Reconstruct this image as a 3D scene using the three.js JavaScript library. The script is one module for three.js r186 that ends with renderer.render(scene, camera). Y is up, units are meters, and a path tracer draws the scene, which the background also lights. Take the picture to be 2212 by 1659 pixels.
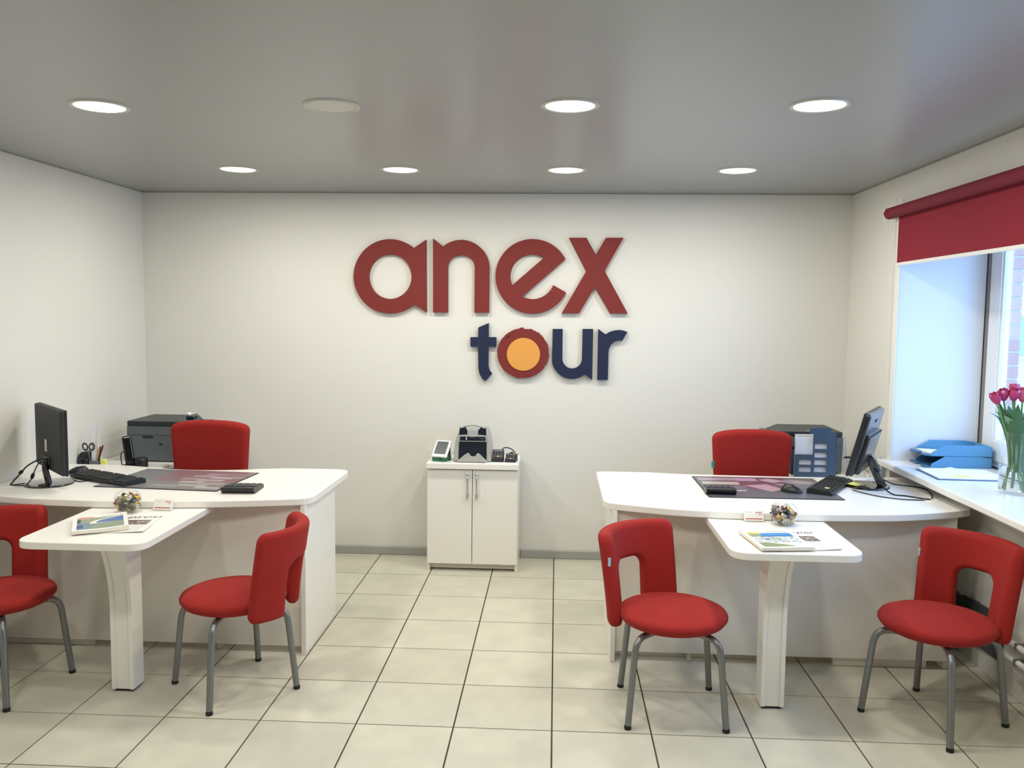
import * as THREE from 'three';
import { RoundedBoxGeometry } from 'three/addons/geometries/RoundedBoxGeometry.js';
import { MarchingCubes } from 'three/addons/objects/MarchingCubes.js';
import { mergeGeometries, mergeVertices, toCreasedNormals } from 'three/addons/utils/BufferGeometryUtils.js';
import { RectAreaLightUniformsLib } from 'three/addons/lights/RectAreaLightUniformsLib.js';

RectAreaLightUniformsLib.init();
const scene = new THREE.Scene();

// ---------- camera, sky, exposure ----------
const camera = new THREE.PerspectiveCamera(48.33, 4 / 3, 0.05, 200);
camera.position.set(0, 1.6804, 0);
camera.rotation.set(-0.0826, 0.051, 0.011, 'YXZ');
scene.background = new THREE.Color().setRGB(0.30, 0.56, 1.0);   // even overcast daylight, cold against the warm lamps
scene.backgroundIntensity = 5.8;
const LAMP_POWER = 126, LAMP_COLOR = new THREE.Color().setRGB(1.0, 0.975, 0.885);

const renderer = new THREE.WebGLRenderer({ antialias: true });
renderer.toneMapping = THREE.LinearToneMapping;
renderer.toneMappingExposure = 1.0;
renderer.shadowMap.enabled = true;

// ---------- helpers ----------
let seed = 7;
const rnd = () => { seed = (seed * 1664525 + 1013904223) >>> 0; return seed / 4294967296; };
const V = (x, y, z) => new THREE.Vector3(x, y, z);
const taken = {};
const numbered = (n) => { const k = taken[n] = (taken[n] ?? -1) + 1; return k ? n + '_' + String(k).padStart(3, '0') : n; };
function mat(color, roughness = 0.5, extra = {}) { return new THREE.MeshStandardMaterial({ color, roughness, ...extra }); }
function phys(color, roughness, extra = {}) { return new THREE.MeshPhysicalMaterial({ color, roughness, ...extra }); }
function mesh(name, geo, m) { const o = new THREE.Mesh(Array.isArray(geo) ? merge(geo) : geo, m); o.name = name; o.castShadow = o.receiveShadow = true; return o; }
function merge(list) { return mergeGeometries(list.map((g) => { const c = g.index ? g.toNonIndexed() : g.clone(); for (const k of Object.keys(c.attributes)) if (!['position', 'normal', 'uv'].includes(k)) c.deleteAttribute(k); return c; })); }
function part(parent, name, geo, m, label) { const o = mesh(name, geo, m); parent.add(o); if (label) o.userData.label = label; return o; }
function thing(name, label, category, pos = [0, 0, 0], turn = 0, group) {
  const o = new THREE.Group(); o.name = numbered(name); o.position.set(...pos); o.rotation.y = turn;
  o.userData = { label, category }; if (group) o.userData.group = group; scene.add(o); return o;
}
function single(name, geo, m, label, category, pos = [0, 0, 0], turn = 0, group) {
  const o = mesh(numbered(name), geo, m); o.position.set(...pos); o.rotation.y = turn; o.userData = { label, category }; if (group) o.userData.group = group; scene.add(o); return o;
}
function struct(name, geo, m, parent) { const o = mesh(name, geo, m); if (!parent) o.userData.kind = 'structure'; (parent ?? scene).add(o); return o; }
const box = (w, h, d, x = 0, y = 0, z = 0) => new THREE.BoxGeometry(w, h, d).translate(x, y, z);
const span = (x0, x1, y0, y1, z0, z1) => box(x1 - x0, y1 - y0, z1 - z0, (x0 + x1) / 2, (y0 + y1) / 2, (z0 + z1) / 2);
const rbox = (w, h, d, r = 0.004, x = 0, y = 0, z = 0, s = 2) => new RoundedBoxGeometry(w, h, d, s, Math.min(r, w / 2.01, h / 2.01, d / 2.01)).translate(x, y, z);
const rspan = (x0, x1, y0, y1, z0, z1, r = 0.003) => rbox(x1 - x0, y1 - y0, z1 - z0, r, (x0 + x1) / 2, (y0 + y1) / 2, (z0 + z1) / 2);
const cyl = (r0, r1, h, x = 0, y = 0, z = 0, n = 32) => new THREE.CylinderGeometry(r0, r1, h, n).translate(x, y, z);
const ball = (rx, ry, rz, x = 0, y = 0, z = 0, n = 24) => new THREE.SphereGeometry(1, n, Math.round(n * 0.7)).scale(rx, ry, rz).translate(x, y, z);
const lathe = (pts, n = 48) => new THREE.LatheGeometry(pts.map((p) => new THREE.Vector2(p[0], p[1])), n);
const tube = (pts, r, seg = 48, rad = 10, closed = false) => new THREE.TubeGeometry(new THREE.CatmullRomCurve3(pts.map((p) => V(...p)), closed, 'centripetal'), seg, r, rad, closed);
function slab(shape, depth, bevel = 0, seg = 24) {       // a shape in x,z (as x,-y) raised to a plate with its base at y = 0
  const g = new THREE.ExtrudeGeometry(shape, { depth: depth - 2 * bevel, bevelEnabled: bevel > 0, bevelThickness: bevel, bevelSize: bevel, bevelOffset: -bevel, bevelSegments: 3, curveSegments: seg });
  return g.rotateX(-Math.PI / 2).translate(0, bevel, 0);
}
function front(shape, depth, bevel = 0, seg = 24) {      // a shape in x,y thickened along z, its front face at z = 0
  const g = new THREE.ExtrudeGeometry(shape, { depth: depth - 2 * bevel, bevelEnabled: bevel > 0, bevelThickness: bevel, bevelSize: bevel, bevelOffset: -bevel, bevelSegments: 3, curveSegments: seg });
  return g.translate(0, 0, bevel - depth);
}
function poly(pts) { const s = new THREE.Shape(); pts.forEach((p, i) => (i ? s.lineTo(p[0], p[1]) : s.moveTo(p[0], p[1]))); s.closePath(); return s; }
function roundPoly(pts) {                                 // points [x, y, corner radius]
  const s = new THREE.Shape(), n = pts.length;
  for (let i = 0; i < n; i++) {
    const [x, y, r = 0] = pts[i], a = pts[(i + n - 1) % n], b = pts[(i + 1) % n];
    const da = Math.hypot(a[0] - x, a[1] - y), db = Math.hypot(b[0] - x, b[1] - y), k = Math.min(r, da * 0.49, db * 0.49);
    const p = [x + (a[0] - x) * k / da, y + (a[1] - y) * k / da], q = [x + (b[0] - x) * k / db, y + (b[1] - y) * k / db];
    i ? s.lineTo(...p) : s.moveTo(...p);
    if (k) s.quadraticCurveTo(x, y, ...q);
  }
  s.closePath(); return s;
}
const rrect = (w, h, r) => roundPoly([[-w / 2, -h / 2, r], [w / 2, -h / 2, r], [w / 2, h / 2, r], [-w / 2, h / 2, r]]);
function metres(g) {                                      // uv in metres by the way each face points
  const p = g.attributes.position, n = g.attributes.normal, uv = new Float32Array(p.count * 2);
  for (let i = 0; i < p.count; i++) {
    const a = [Math.abs(n.getX(i)), Math.abs(n.getY(i)), Math.abs(n.getZ(i))], x = p.getX(i), y = p.getY(i), z = p.getZ(i);
    const q = a[0] > a[1] && a[0] > a[2] ? [z, y] : a[1] > a[2] ? [x, z] : [x, y];
    uv.set(q, i * 2);
  }
  g.setAttribute('uv', new THREE.BufferAttribute(uv, 2)); return g;
}
function canvas(w, h, draw) {
  const c = document.createElement('canvas'); c.width = w; c.height = h; draw(c.getContext('2d'), w, h);
  const t = new THREE.CanvasTexture(c); t.colorSpace = THREE.SRGBColorSpace; t.anisotropy = 8; return t;
}
function noiseTexture(size, base, layers, repeat, srgb = true) {   // tiling value noise in layers [cells, strength]
  const d = new Uint8Array(size * size * 4), v = new Float32Array(size * size);
  for (const [cells, amp] of layers) {
    const g = Array.from({ length: cells * cells }, rnd), sm = (t) => t * t * (3 - 2 * t);
    for (let j = 0; j < size; j++) for (let i = 0; i < size; i++) {
      const x = i / size * cells, y = j / size * cells, x0 = Math.floor(x), y0 = Math.floor(y), u = sm(x - x0), w = sm(y - y0), x1 = (x0 + 1) % cells, y1 = (y0 + 1) % cells;
      v[j * size + i] += amp * ((g[y0 * cells + x0] * (1 - u) + g[y0 * cells + x1] * u) * (1 - w) + (g[y1 * cells + x0] * (1 - u) + g[y1 * cells + x1] * u) * w - 0.5);
    }
  }
  for (let k = 0; k < size * size; k++) { for (let c = 0; c < 3; c++) d[k * 4 + c] = Math.max(0, Math.min(255, base[c] * (1 + v[k]))); d[k * 4 + 3] = 255; }
  const t = new THREE.DataTexture(d, size, size); t.magFilter = t.minFilter = THREE.LinearFilter; t.wrapS = t.wrapT = THREE.RepeatWrapping; t.repeat.set(repeat, repeat);
  if (srgb) t.colorSpace = THREE.SRGBColorSpace; t.needsUpdate = true; return t;
}

// ---------- materials ----------
const wallBump = noiseTexture(256, [128, 128, 128], [[64, 0.5], [128, 0.5]], 1.6, false);
const M = {
  wall: mat(0xdfddd6, 0.9, { bumpMap: wallBump, bumpScale: 0.0006 }),
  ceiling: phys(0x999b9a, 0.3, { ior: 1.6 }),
  grout: mat(0x473e30, 0.95),
  skirting: mat(0xa3a49d, 0.45),
  white: mat(0xeeebe4, 0.34), whiteEdge: mat(0xe8e2d2, 0.4), carcass: mat(0xe6e1d6, 0.42),
  plastic: mat(0xf1f1ee, 0.32), panelWhite: mat(0xeceef0, 0.4),
  redFabric: mat(0x981b14, 0.92, { bumpMap: noiseTexture(256, [128, 128, 128], [[128, 1], [64, 0.3]], 9, false), bumpScale: 0.0005 }),
  steel: mat(0x838585, 0.36, { metalness: 0.7 }), chrome: mat(0xd8d8d8, 0.12, { metalness: 1 }),
  rubber: mat(0x16171a, 0.7), shell: phys(0x14181e, 0.3, { clearcoat: 0.5, clearcoatRoughness: 0.2 }), black: mat(0x1a1c20, 0.38), gloss: phys(0x101216, 0.12, { clearcoat: 0.6 }), blackMatte: mat(0x23262a, 0.6),
  printer: mat(0x5d656a, 0.5), printerDark: mat(0x22272c, 0.4),
  silver: mat(0xb9bab6, 0.38, { metalness: 0.25 }), navy: mat(0x131c2c, 0.25),
  signRed: mat(0x761f19, 0.7), signBlue: mat(0x071a3d, 0.7), signYellow: mat(0xdd9a46, 0.6),
  glass: phys(0xffffff, 0.0, { transmission: 1, thickness: 0, ior: 1.5 }), pane: phys(0xffffff, 0.0, { transmission: 1, thickness: 0, ior: 1.45 }),
  water: phys(0xf4fbff, 0.0, { transmission: 1, thickness: 0.1, ior: 1.33 }),
  paper: mat(0xf2f1ee, 0.8), tray: mat(0x5e9bc6, 0.4), trayDark: mat(0x47749a, 0.45), file: mat(0x44586e, 0.45),
  stem: mat(0x6f9a52, 0.5), leaf: phys(0x3f6b46, 0.5, { side: THREE.DoubleSide }), leafPale: phys(0x7ca07c, 0.5, { side: THREE.DoubleSide }),
  blind: mat(0x8a152c, 0.85), blindTube: mat(0x741229, 0.8),
  brick: [mat(0xc79a8e, 0.9), mat(0xbf9085, 0.9), mat(0xcfa69b, 0.9)], mortar: mat(0xc9c2b8, 0.95),
  sticky: mat(0xe8ea7e, 0.8),
};

// ---------- room ----------
const XL = -2.84, XR = 1.93, ZB = -5.79, ZF = 4.6, H = 2.48, NICHE = 2.06, OUT = 2.585;
const WZ0 = -4.98, WZ1 = -2.3, SILL = 0.86, HEAD = 2.30;

const floor = new THREE.Group(); floor.name = 'floor'; floor.userData.kind = 'structure'; scene.add(floor);
part(floor, 'grout_bed', metres(span(XL - 0.2, OUT, -0.12, -0.003, ZB - 0.2, ZF + 0.2)), M.grout);
const tileMaps = [0, 1, 2, 3].map((k) => noiseTexture(128, [[203, 200, 182], [200, 197, 180], [206, 203, 185], [198, 194, 176]][k], [[3, 0.05], [7, 0.03], [40, 0.015]], 1));
const tileMats = tileMaps.map((map) => mat(0xffffff, 0.38, { map }));
function tileGeometry(w, d) {
  const g = new THREE.BoxGeometry(w, 0.012, d, 1, 1, 1).toNonIndexed(), p = g.attributes.position;
  for (let i = 0; i < p.count; i++) if (p.getY(i) > 0) { p.setX(i, p.getX(i) - Math.sign(p.getX(i)) * 0.0012); p.setZ(i, p.getZ(i) - Math.sign(p.getZ(i)) * 0.0012); }
  g.translate(0, -0.006, 0); g.computeVertexNormals();
  const uv = g.attributes.uv; for (let i = 0; i < p.count; i++) uv.setXY(i, p.getX(i) / 0.4 + 0.5, p.getZ(i) / 0.4 + 0.5);
  return g;
}
const T = 0.4, GAP = 0.0045, OX = 0.006, OZ = -3.737, tileCache = {}, hiddenTiles = [];
for (let i = -9; i < 8; i++) for (let j = -7; j < 22; j++) {
  const x0 = Math.max(OX + i * T + GAP / 2, XL), x1 = Math.min(OX + (i + 1) * T - GAP / 2, NICHE), z0 = Math.max(OZ + j * T + GAP / 2, ZB), z1 = Math.min(OZ + (j + 1) * T - GAP / 2, ZF);
  if (x1 - x0 < 0.01 || z1 - z0 < 0.01) continue;
  const key = (x1 - x0).toFixed(3) + '/' + (z1 - z0).toFixed(3), g = tileCache[key] ??= tileGeometry(x1 - x0, z1 - z0), k = Math.floor(rnd() * 4);
  if (j >= 4) { hiddenTiles.push(g.clone().translate((x0 + x1) / 2, 0, (z0 + z1) / 2)); continue; }
  const t = part(floor, 'tile', g, tileMats[k]); t.position.set((x0 + x1) / 2, 0, (z0 + z1) / 2);
  if (Math.abs(x1 - x0 - z1 + z0) < 0.001) t.rotation.y = Math.floor(rnd() * 4) * Math.PI / 2;
}
part(floor, 'tiles_behind_the_viewer', hiddenTiles, tileMats[0]).userData.kind = 'stuff';

struct('wall_back', metres(span(XL - 0.2, OUT, 0, H + 0.2, ZB - 0.2, ZB)), M.wall);
struct('wall_left', metres(span(XL - 0.2, XL, 0, H + 0.2, ZB, ZF)), M.wall);
struct('wall_front', metres(span(XL - 0.2, OUT, 0, H + 0.2, ZF, ZF + 0.2)), M.wall);
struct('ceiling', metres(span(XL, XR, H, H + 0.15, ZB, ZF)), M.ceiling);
const wr = new THREE.Group(); wr.name = 'wall_right'; wr.userData.kind = 'structure'; scene.add(wr);
part(wr, 'masonry', [span(XR, 2.5, 0, H + 0.2, ZB, WZ0), span(XR, 2.5, 0, H + 0.2, WZ1, ZF), span(XR, 2.5, HEAD, H + 0.2, WZ0, WZ1), span(NICHE, 2.5, 0, SILL - 0.035, WZ0, WZ1)].map(metres), M.wall);
part(wr, 'mortar_bed', [span(2.5, OUT - 0.004, 0, H + 0.2, ZB, WZ0 + 0.056), span(2.5, OUT - 0.004, 0, H + 0.2, WZ1 - 0.056, ZF), span(2.5, OUT - 0.004, HEAD - 0.02, H + 0.2, WZ0 + 0.056, WZ1 - 0.056), span(2.5, OUT - 0.004, 0, SILL - 0.06, WZ0 + 0.056, WZ1 - 0.056)], M.mortar);
const brickGeo = new RoundedBoxGeometry(0.082, 0.065, 0.07, 1, 0.004);
for (let c = 0, y = 0.82; y < 2.2; c++, y += 0.0755) { const b = part(wr, 'brick', brickGeo, M.brick[(c * 2 + (c % 5)) % 3]); b.position.set(2.545, y + 0.033, WZ0 + 0.026 + (c % 2) * 0.002); }
struct('baseboard_back', [rspan(XL, -0.83, 0, 0.058, ZB, ZB + 0.018, 0.006), rspan(-0.225, XR, 0, 0.058, ZB, ZB + 0.018, 0.006)], M.skirting);
struct('baseboard_left', [rspan(XL, XL + 0.018, 0, 0.058, ZB + 0.02, ZF, 0.006)], M.skirting);
// thin joint profile between stretch ceiling and walls
struct('trim_1', [span(XL, XR, H - 0.006, H, ZB, ZB + 0.004), span(XL, XL + 0.004, H - 0.006, H, ZB, ZF), span(XR - 0.004, XR, H - 0.006, H, ZB, ZF)], mat(0x9b9a92, 0.7));

// window: plastic lining of the reveal, frame, sashes, panes, sill
const win = new THREE.Group(); win.name = 'window_1'; win.userData.kind = 'structure'; scene.add(win);
part(win, 'reveal_lining', [span(XR + 0.005, 2.41, SILL, HEAD, WZ0, WZ0 + 0.008), span(XR + 0.005, 2.41, SILL, HEAD, WZ1 - 0.008, WZ1), span(XR + 0.005, 2.41, HEAD - 0.008, HEAD, WZ0, WZ1)], M.panelWhite);
part(win, 'corner_profile', [span(XR - 0.003, XR + 0.003, SILL, HEAD + 0.05, WZ0 - 0.05, WZ0 + 0.01), span(XR - 0.003, XR + 0.003, SILL, HEAD + 0.05, WZ1 - 0.01, WZ1 + 0.05)], M.plastic);
function frameRing(z0, z1, y0, y1, w, x0, x1) { return [rspan(x0, x1, y0, y1, z0, z0 + w), rspan(x0, x1, y0, y1, z1 - w, z1), rspan(x0, x1, y0, y0 + w, z0 + w, z1 - w), rspan(x0, x1, y1 - w, y1, z0 + w, z1 - w)]; }
part(win, 'window_frame', frameRing(WZ0 + 0.012, WZ1 - 0.012, SILL + 0.002, HEAD, 0.045, 2.43, 2.50), M.plastic);
part(win, 'gasket', frameRing(WZ0 + 0.002, WZ1 - 0.002, SILL, HEAD + 0.004, 0.011, 2.4085, 2.4145), M.black);
const zm = (WZ0 + WZ1) / 2;
for (const [a, b] of [[WZ0 + 0.045, zm + 0.02], [zm - 0.02, WZ1 - 0.045]]) {
  const s = part(win, 'sash', frameRing(a, b, SILL + 0.04, HEAD - 0.04, 0.11, 2.415, 2.475), M.plastic);
  part(s, 'bead', frameRing(a + 0.108, b - 0.108, SILL + 0.148, HEAD - 0.148, 0.012, 2.425, 2.445), M.plastic);
  part(s, 'pane', span(2.449, 2.453, SILL + 0.15, HEAD - 0.15, a + 0.11, b - 0.11), M.pane);
}
part(win, 'window_sill', [rspan(1.878, 2.41, SILL - 0.036, SILL, WZ0 - 0.06, WZ1 + 0.06, 0.01)], mat(0xf0efec, 0.28));

// ---------- ceiling downlights ----------
const lampGlow = new THREE.MeshStandardMaterial({ color: 0xffffff, emissive: 0xfffaf0, emissiveIntensity: 2.2, roughness: 0.6 });
const lampOff = mat(0xc9c8c0, 0.4), lampRing = mat(0xc4c3bb, 0.3);
const ringGeo = lathe([[0.094, 0.001], [0.096, -0.004], [0.104, -0.007], [0.112, -0.004], [0.113, 0.001]], 64), discGeo = cyl(0.0945, 0.0945, 0.004, 0, -0.002, 0, 48);
const columns = ['first', 'second', 'third', 'fourth'];
const rows = [[-4.86, 'row nearest the sign wall'], [-3.38, 'second row from the sign wall'], [-1.9, 'third row from the sign wall']];
rows.forEach(([z, where], r) => [-1.82, -0.89, 0.04, 0.985].forEach((x, c) => {
  const off = r === 1 && c === 1;
  const l = thing('ceiling_downlight', off ? 'unlit round ceiling downlight with a thin rim' : `lit round ceiling downlight, ${columns[c]} from the left in the ${where}`, 'ceiling light', [x, H, z], 0, 'round ceiling downlights');
  part(l, 'rim', ringGeo, lampRing); part(l, 'diffuser', discGeo, off ? lampOff : lampGlow);
  if (off) return;
  const a = new THREE.RectAreaLight(LAMP_COLOR, LAMP_POWER, 0.165, 0.165); a.position.set(x, H - 0.012, z); a.rotation.x = -Math.PI / 2; scene.add(a);
}));

// ---------- sign letters on the wall (drawn on a grid 2212 x 1240 laid over the sign) ----------
const SZ = -5.757;
const su = (u, v) => { const a = u / 2212, b = v / 1240; return [(-1.446 * (1 - a) + 0.594 * a) * (1 - b) + (-1.452 * (1 - a) + 0.621 * a) * b, (2.277 * (1 - a) + 2.288 * a) * (1 - b) + (1.121 * (1 - a) + 1.153 * a) * b]; };
function arcPts(cx, cy, rx, ry, a0, a1, n = 40) { return Array.from({ length: n + 1 }, (_, i) => { const t = (a0 + (a1 - a0) * i / n) * Math.PI / 180; return [cx + rx * Math.cos(t), cy + ry * Math.sin(t)]; }); }
const ang = (cx, cy, x, y) => Math.atan2(y - cy, x - cx) * 180 / Math.PI;
const outline = (pts) => poly(pts.map(([u, v]) => su(u, v)));
function letter(label, pts, hole, m) {
  const s = outline(pts); if (hole) s.holes.push(new THREE.Path(hole.map(([u, v]) => new THREE.Vector2(...su(u, v)))));
  return single('sign_letter', front(s, 0.03, 0.0015), m, label, 'sign letter', [0, 0, SZ], 0, 'raised letters on the back wall');
}
letter('large dark red letter a on the back wall', [...arcPts(348, 388, 268, 268, ang(348, 388, 520, 186), ang(348, 388, 525, 592) - 360, 60), [615, 648], [612, 124]], arcPts(349, 390, 156, 160, 0, 360, 60).slice(0, -1), M.signRed);
letter('large dark red letter n on the back wall', [[662, 115], [736, 172], ...arcPts(868, 330, 205, 205, -130, 0), [1070, 650], [963, 650], ...arcPts(868, 325, 98, 90, 0, -180), [770, 648], [662, 648]], null, M.signRed);
letter('large dark red letter e on the back wall', [[1620, 265], ...arcPts(1385, 388, 268, 269, -28, -334, 70), [1622, 500], [1533, 450], ...arcPts(1385, 388, 160, 163, 24, 117, 24), [1310, 535]], [...arcPts(1385, 388, 160, 158, -59, -203, 36), [1237, 452], [1465, 255]], M.signRed);
letter('large dark red letter x on the back wall', [[1648, 110], [1772, 110], [1840, 230], [1912, 110], [2038, 110], [1903, 348], [2068, 656], [1942, 656], [1833, 465], [1720, 655], [1594, 655], [1770, 350]], null, M.signRed);
letter('small navy letter t on the back wall', [[992, 757], [1067, 725], [1067, 828], [1122, 828], [1122, 897], [1067, 897], [1065, 1035], [1070, 1062], [1080, 1081], [1093, 1093], [1045, 1150], [1018, 1128], [1002, 1100], [993, 1060], [990, 897], [935, 897], [935, 828], [992, 828]], null, M.signBlue);
{
  const pts = [];
  for (let k = 0; k < 120; k++) {
    const t = k * 3, rough = (t > 285 || t < 60) || (t > 95 && t < 120) ? rnd() * 7 : rnd() * 2.5;
    let r = 184 + rough + (t > 262 && t < 272 ? 5 : 0) - (t > 272 && t < 285 ? 4 : 0);
    pts.push([1315 + r * Math.cos(t * Math.PI / 180), 945 + (r - 3) * Math.sin(t * Math.PI / 180)]);
  }
  const o = thing('sign_letter', 'ragged red ring with an orange disc, the letter o of the sign', 'sign letter', [0, 0, SZ], 0, 'raised letters on the back wall');
  part(o, 'ring', front(outline(pts), 0.03, 0.0015), M.signRed);
  part(o, 'sun_disc', front(outline(arcPts(1319, 953, 120, 120, 0, 360, 64).slice(0, -1)), 0.006, 0.001).translate(0, 0, 0.005), M.signYellow, 'orange disc');
  part(o, 'brush_nick', front(outline([[1190, 842], [1206, 818], [1230, 804], [1216, 826]]), 0.003).translate(0, 0, 0.0015), mat(0x3d1418, 0.6));
}
letter('small navy letter u on the back wall', [[1530, 768], [1602, 768], ...arcPts(1670, 985, 70, 72, 180, 0), [1745, 768], [1820, 768], [1813, 1140], [1763, 1103], ...arcPts(1668, 990, 143, 143, 50, 180)], null, M.signBlue);
letter('small navy letter r on the back wall', [[1857, 768], [1910, 808], [1938, 790], [1972, 779], [2010, 775], [2040, 780], [2065, 790], [2030, 853], [2000, 852], [1970, 862], [1946, 884], [1934, 912], [1930, 940], [1925, 1140], [1850, 1140]], null, M.signBlue);

// ---------- desks ----------
const DT = 0.78, DU = 0.747;                              // desk top and underside
function curve(pts, n = 40) { return new THREE.SplineCurve(pts.map((p) => new THREE.Vector2(...p))).getPoints(n).map((p) => [p.x, p.y]); }
function plate(pts, y0, y1, bevel = 0.004) { return slab(poly(pts.map(([x, z]) => [x, -z])), y1 - y0, bevel).translate(0, y0, 0); }
{
  const d = thing('office_desk', 'white bow-fronted office desk against the left wall', 'desk');
  const top = [[XL + 0.004, -4.775], ...curve([[XL + 0.004, -3.955], [-2.653, -3.916], [-2.507, -3.882], [-2.258, -3.864], [-2.044, -3.861], [-1.664, -3.90], [-1.472, -3.934], [-1.318, -3.97], [-1.235, -3.993]], 60), [-1.205, -4.006], [-1.185, -4.025], [-1.174, -4.05], [-1.168, -4.08], ...curve([[-1.160, -4.66], [-1.163, -4.72], [-1.185, -4.762], [-1.23, -4.78], [-1.30, -4.785]], 12), ...curve([[-1.52, -4.782], [-1.66, -4.748], [-1.80, -4.70], [-1.984, -4.672], [-2.171, -4.688], [-2.344, -4.735], [-2.50, -4.77], [-2.62, -4.778]], 40)];
  part(d, 'worktop', plate(top, DU, DT), M.white);
  part(d, 'side_panel', rspan(-1.222, -1.198, 0, DU, -4.57, -4.008, 0.002), M.white);
  part(d, 'front_panel', rspan(XL + 0.03, -1.223, 0.036, DU, -4.05, -4.03, 0.002), M.carcass);
  part(d, 'side_panel', rspan(-2.80, -2.776, 0, DU, -4.70, -4.052, 0.002), M.white);
  part(d, 'plinth', rspan(-2.775, -2.29, 0, 0.05, -4.075, -4.053, 0.002), M.carcass);
  part(d, 'foot_panel', rspan(-1.662, -1.64, 0, 0.12, -4.40, -4.055, 0.002), M.carcass);
  part(d, 'cable_grommet', lathe([[0, 0.003], [0.033, 0.003], [0.038, 0.0015], [0.038, 0]], 32).translate(-2.755, DT, -4.14), M.white);
}
{
  const d = thing('office_desk', 'white bow-fronted office desk beside the window', 'desk');
  const top = [...curve([[0.24, -4.83], [0.245, -4.865], [0.275, -4.88], [0.33, -4.885]], 8).reverse(), [0.24, -4.13], [0.246, -4.09], [0.262, -4.062], ...curve([[0.30, -4.043], [0.443, -3.992], [0.608, -3.945], [0.864, -3.918], [1.216, -3.914], [1.571, -3.945], [1.80, -4.01], [1.93, -4.065]], 50), [1.965, -4.09], [1.983, -4.125], [1.985, -4.87], [1.97, -4.888], ...curve([[1.94, -4.892], [1.68, -4.848], [1.40, -4.838], [1.1, -4.84], [0.743, -4.852], [0.538, -4.885]], 30)];
  part(d, 'worktop', plate(top, DU, DT), M.white);
  part(d, 'side_panel', rspan(0.283, 0.306, 0, DU, -4.63, -4.045, 0.002), M.white);
  part(d, 'front_panel', rspan(0.307, 1.90, 0.046, DU, -4.085, -4.065, 0.002), M.carcass);
  part(d, 'side_panel', rspan(1.876, 1.90, 0, DU, -4.70, -4.087, 0.002), M.white);
  part(d, 'plinth', rspan(1.36, 1.80, 0, 0.044, -4.11, -4.088, 0.002), M.carcass);
  part(d, 'foot_panel', rspan(0.66, 0.682, 0, 0.12, -4.42, -4.09, 0.002), M.carcass);
  part(d, 'cable_grommet', lathe([[0, 0.003], [0.033, 0.003], [0.038, 0.0015], [0.038, 0]], 32).translate(1.865, DT, -4.275), M.white);
}
function extensionTable(label, x0, x1, zf, zr, lx, lz) {
  const t = thing('visitor_table', label, 'table'), y0 = 0.714, y1 = 0.745;
  const s = roundPoly([[x0, -zr, 0], [x1, -zr, 0], [x1, -zf, 0.085], [x0, -zf, 0.085]]);
  part(t, 'tabletop', slab(s, y1 - y0, 0.004).translate(0, y0, 0), M.white);
  const leg = new THREE.Group(); leg.name = 'leg'; leg.position.set(lx, 0, lz); t.add(leg);
  // profile in (forward, up); the leg sweeps forward under the top
  const prof = (inset) => { const s2 = new THREE.Shape(); const f = -inset; s2.moveTo(-0.095, 0.012); s2.lineTo(f, 0.012); s2.lineTo(f, 0.34); s2.bezierCurveTo(f, 0.50, f + 0.03, 0.60, f + 0.10, y0); s2.lineTo(-0.095, y0); s2.closePath(); return s2; };
  const ext = (shape, w, x) => new THREE.ExtrudeGeometry(shape, { depth: w, bevelEnabled: false, curveSegments: 24 }).rotateY(-Math.PI / 2).translate(x, 0, 0);
  for (const [xa] of [[-0.031], [0.049]]) part(leg, 'cheek', ext(prof(0), 0.018, xa), M.white);
  part(leg, 'front_cover', ext(prof(0.006), 0.061, 0.0305), M.white);
  part(leg, 'glide', span(-0.04, 0.04, 0, 0.012, -0.085, -0.01), M.black);
  return t;
}
extensionTable('white visitor table with rounded corners joined to the left desk', -2.172, -1.636, -3.262, -3.99, -1.881, -3.55);
extensionTable('white visitor table with rounded corners joined to the right desk', 0.71, 1.236, -3.362, -4.02, 0.947, -3.593);

// side tables behind the desks, carrying the printers
function returnTable(label, pts, panels, y) {
  const t = thing('side_table', label, 'table');
  part(t, 'tabletop', plate(pts, y - 0.026, y, 0.002), M.white);
  for (const [x, z0, z1] of panels) part(t, 'side_panel', rspan(x - 0.011, x + 0.011, 0, y - 0.026, z0, z1), M.carcass);
}
returnTable('white side table under the printer in the left corner', [[XL + 0.01, ZB + 0.03], [-2.12, ZB + 0.03], [-2.12, -5.10], [-2.36, -5.10], [-2.36, -4.80], [XL + 0.01, -4.80]], [[-2.80, ZB + 0.06, -4.83], [-2.15, ZB + 0.06, -5.13]], 0.73);
returnTable('white side table under the printer in the right corner', [[1.28, ZB + 0.03], [1.92, ZB + 0.03], [1.92, -4.91], [1.40, -4.91], [1.40, -5.12], [1.28, -5.12]], [[1.31, ZB + 0.06, -5.15], [1.89, ZB + 0.06, -4.94]], 0.73);

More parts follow.
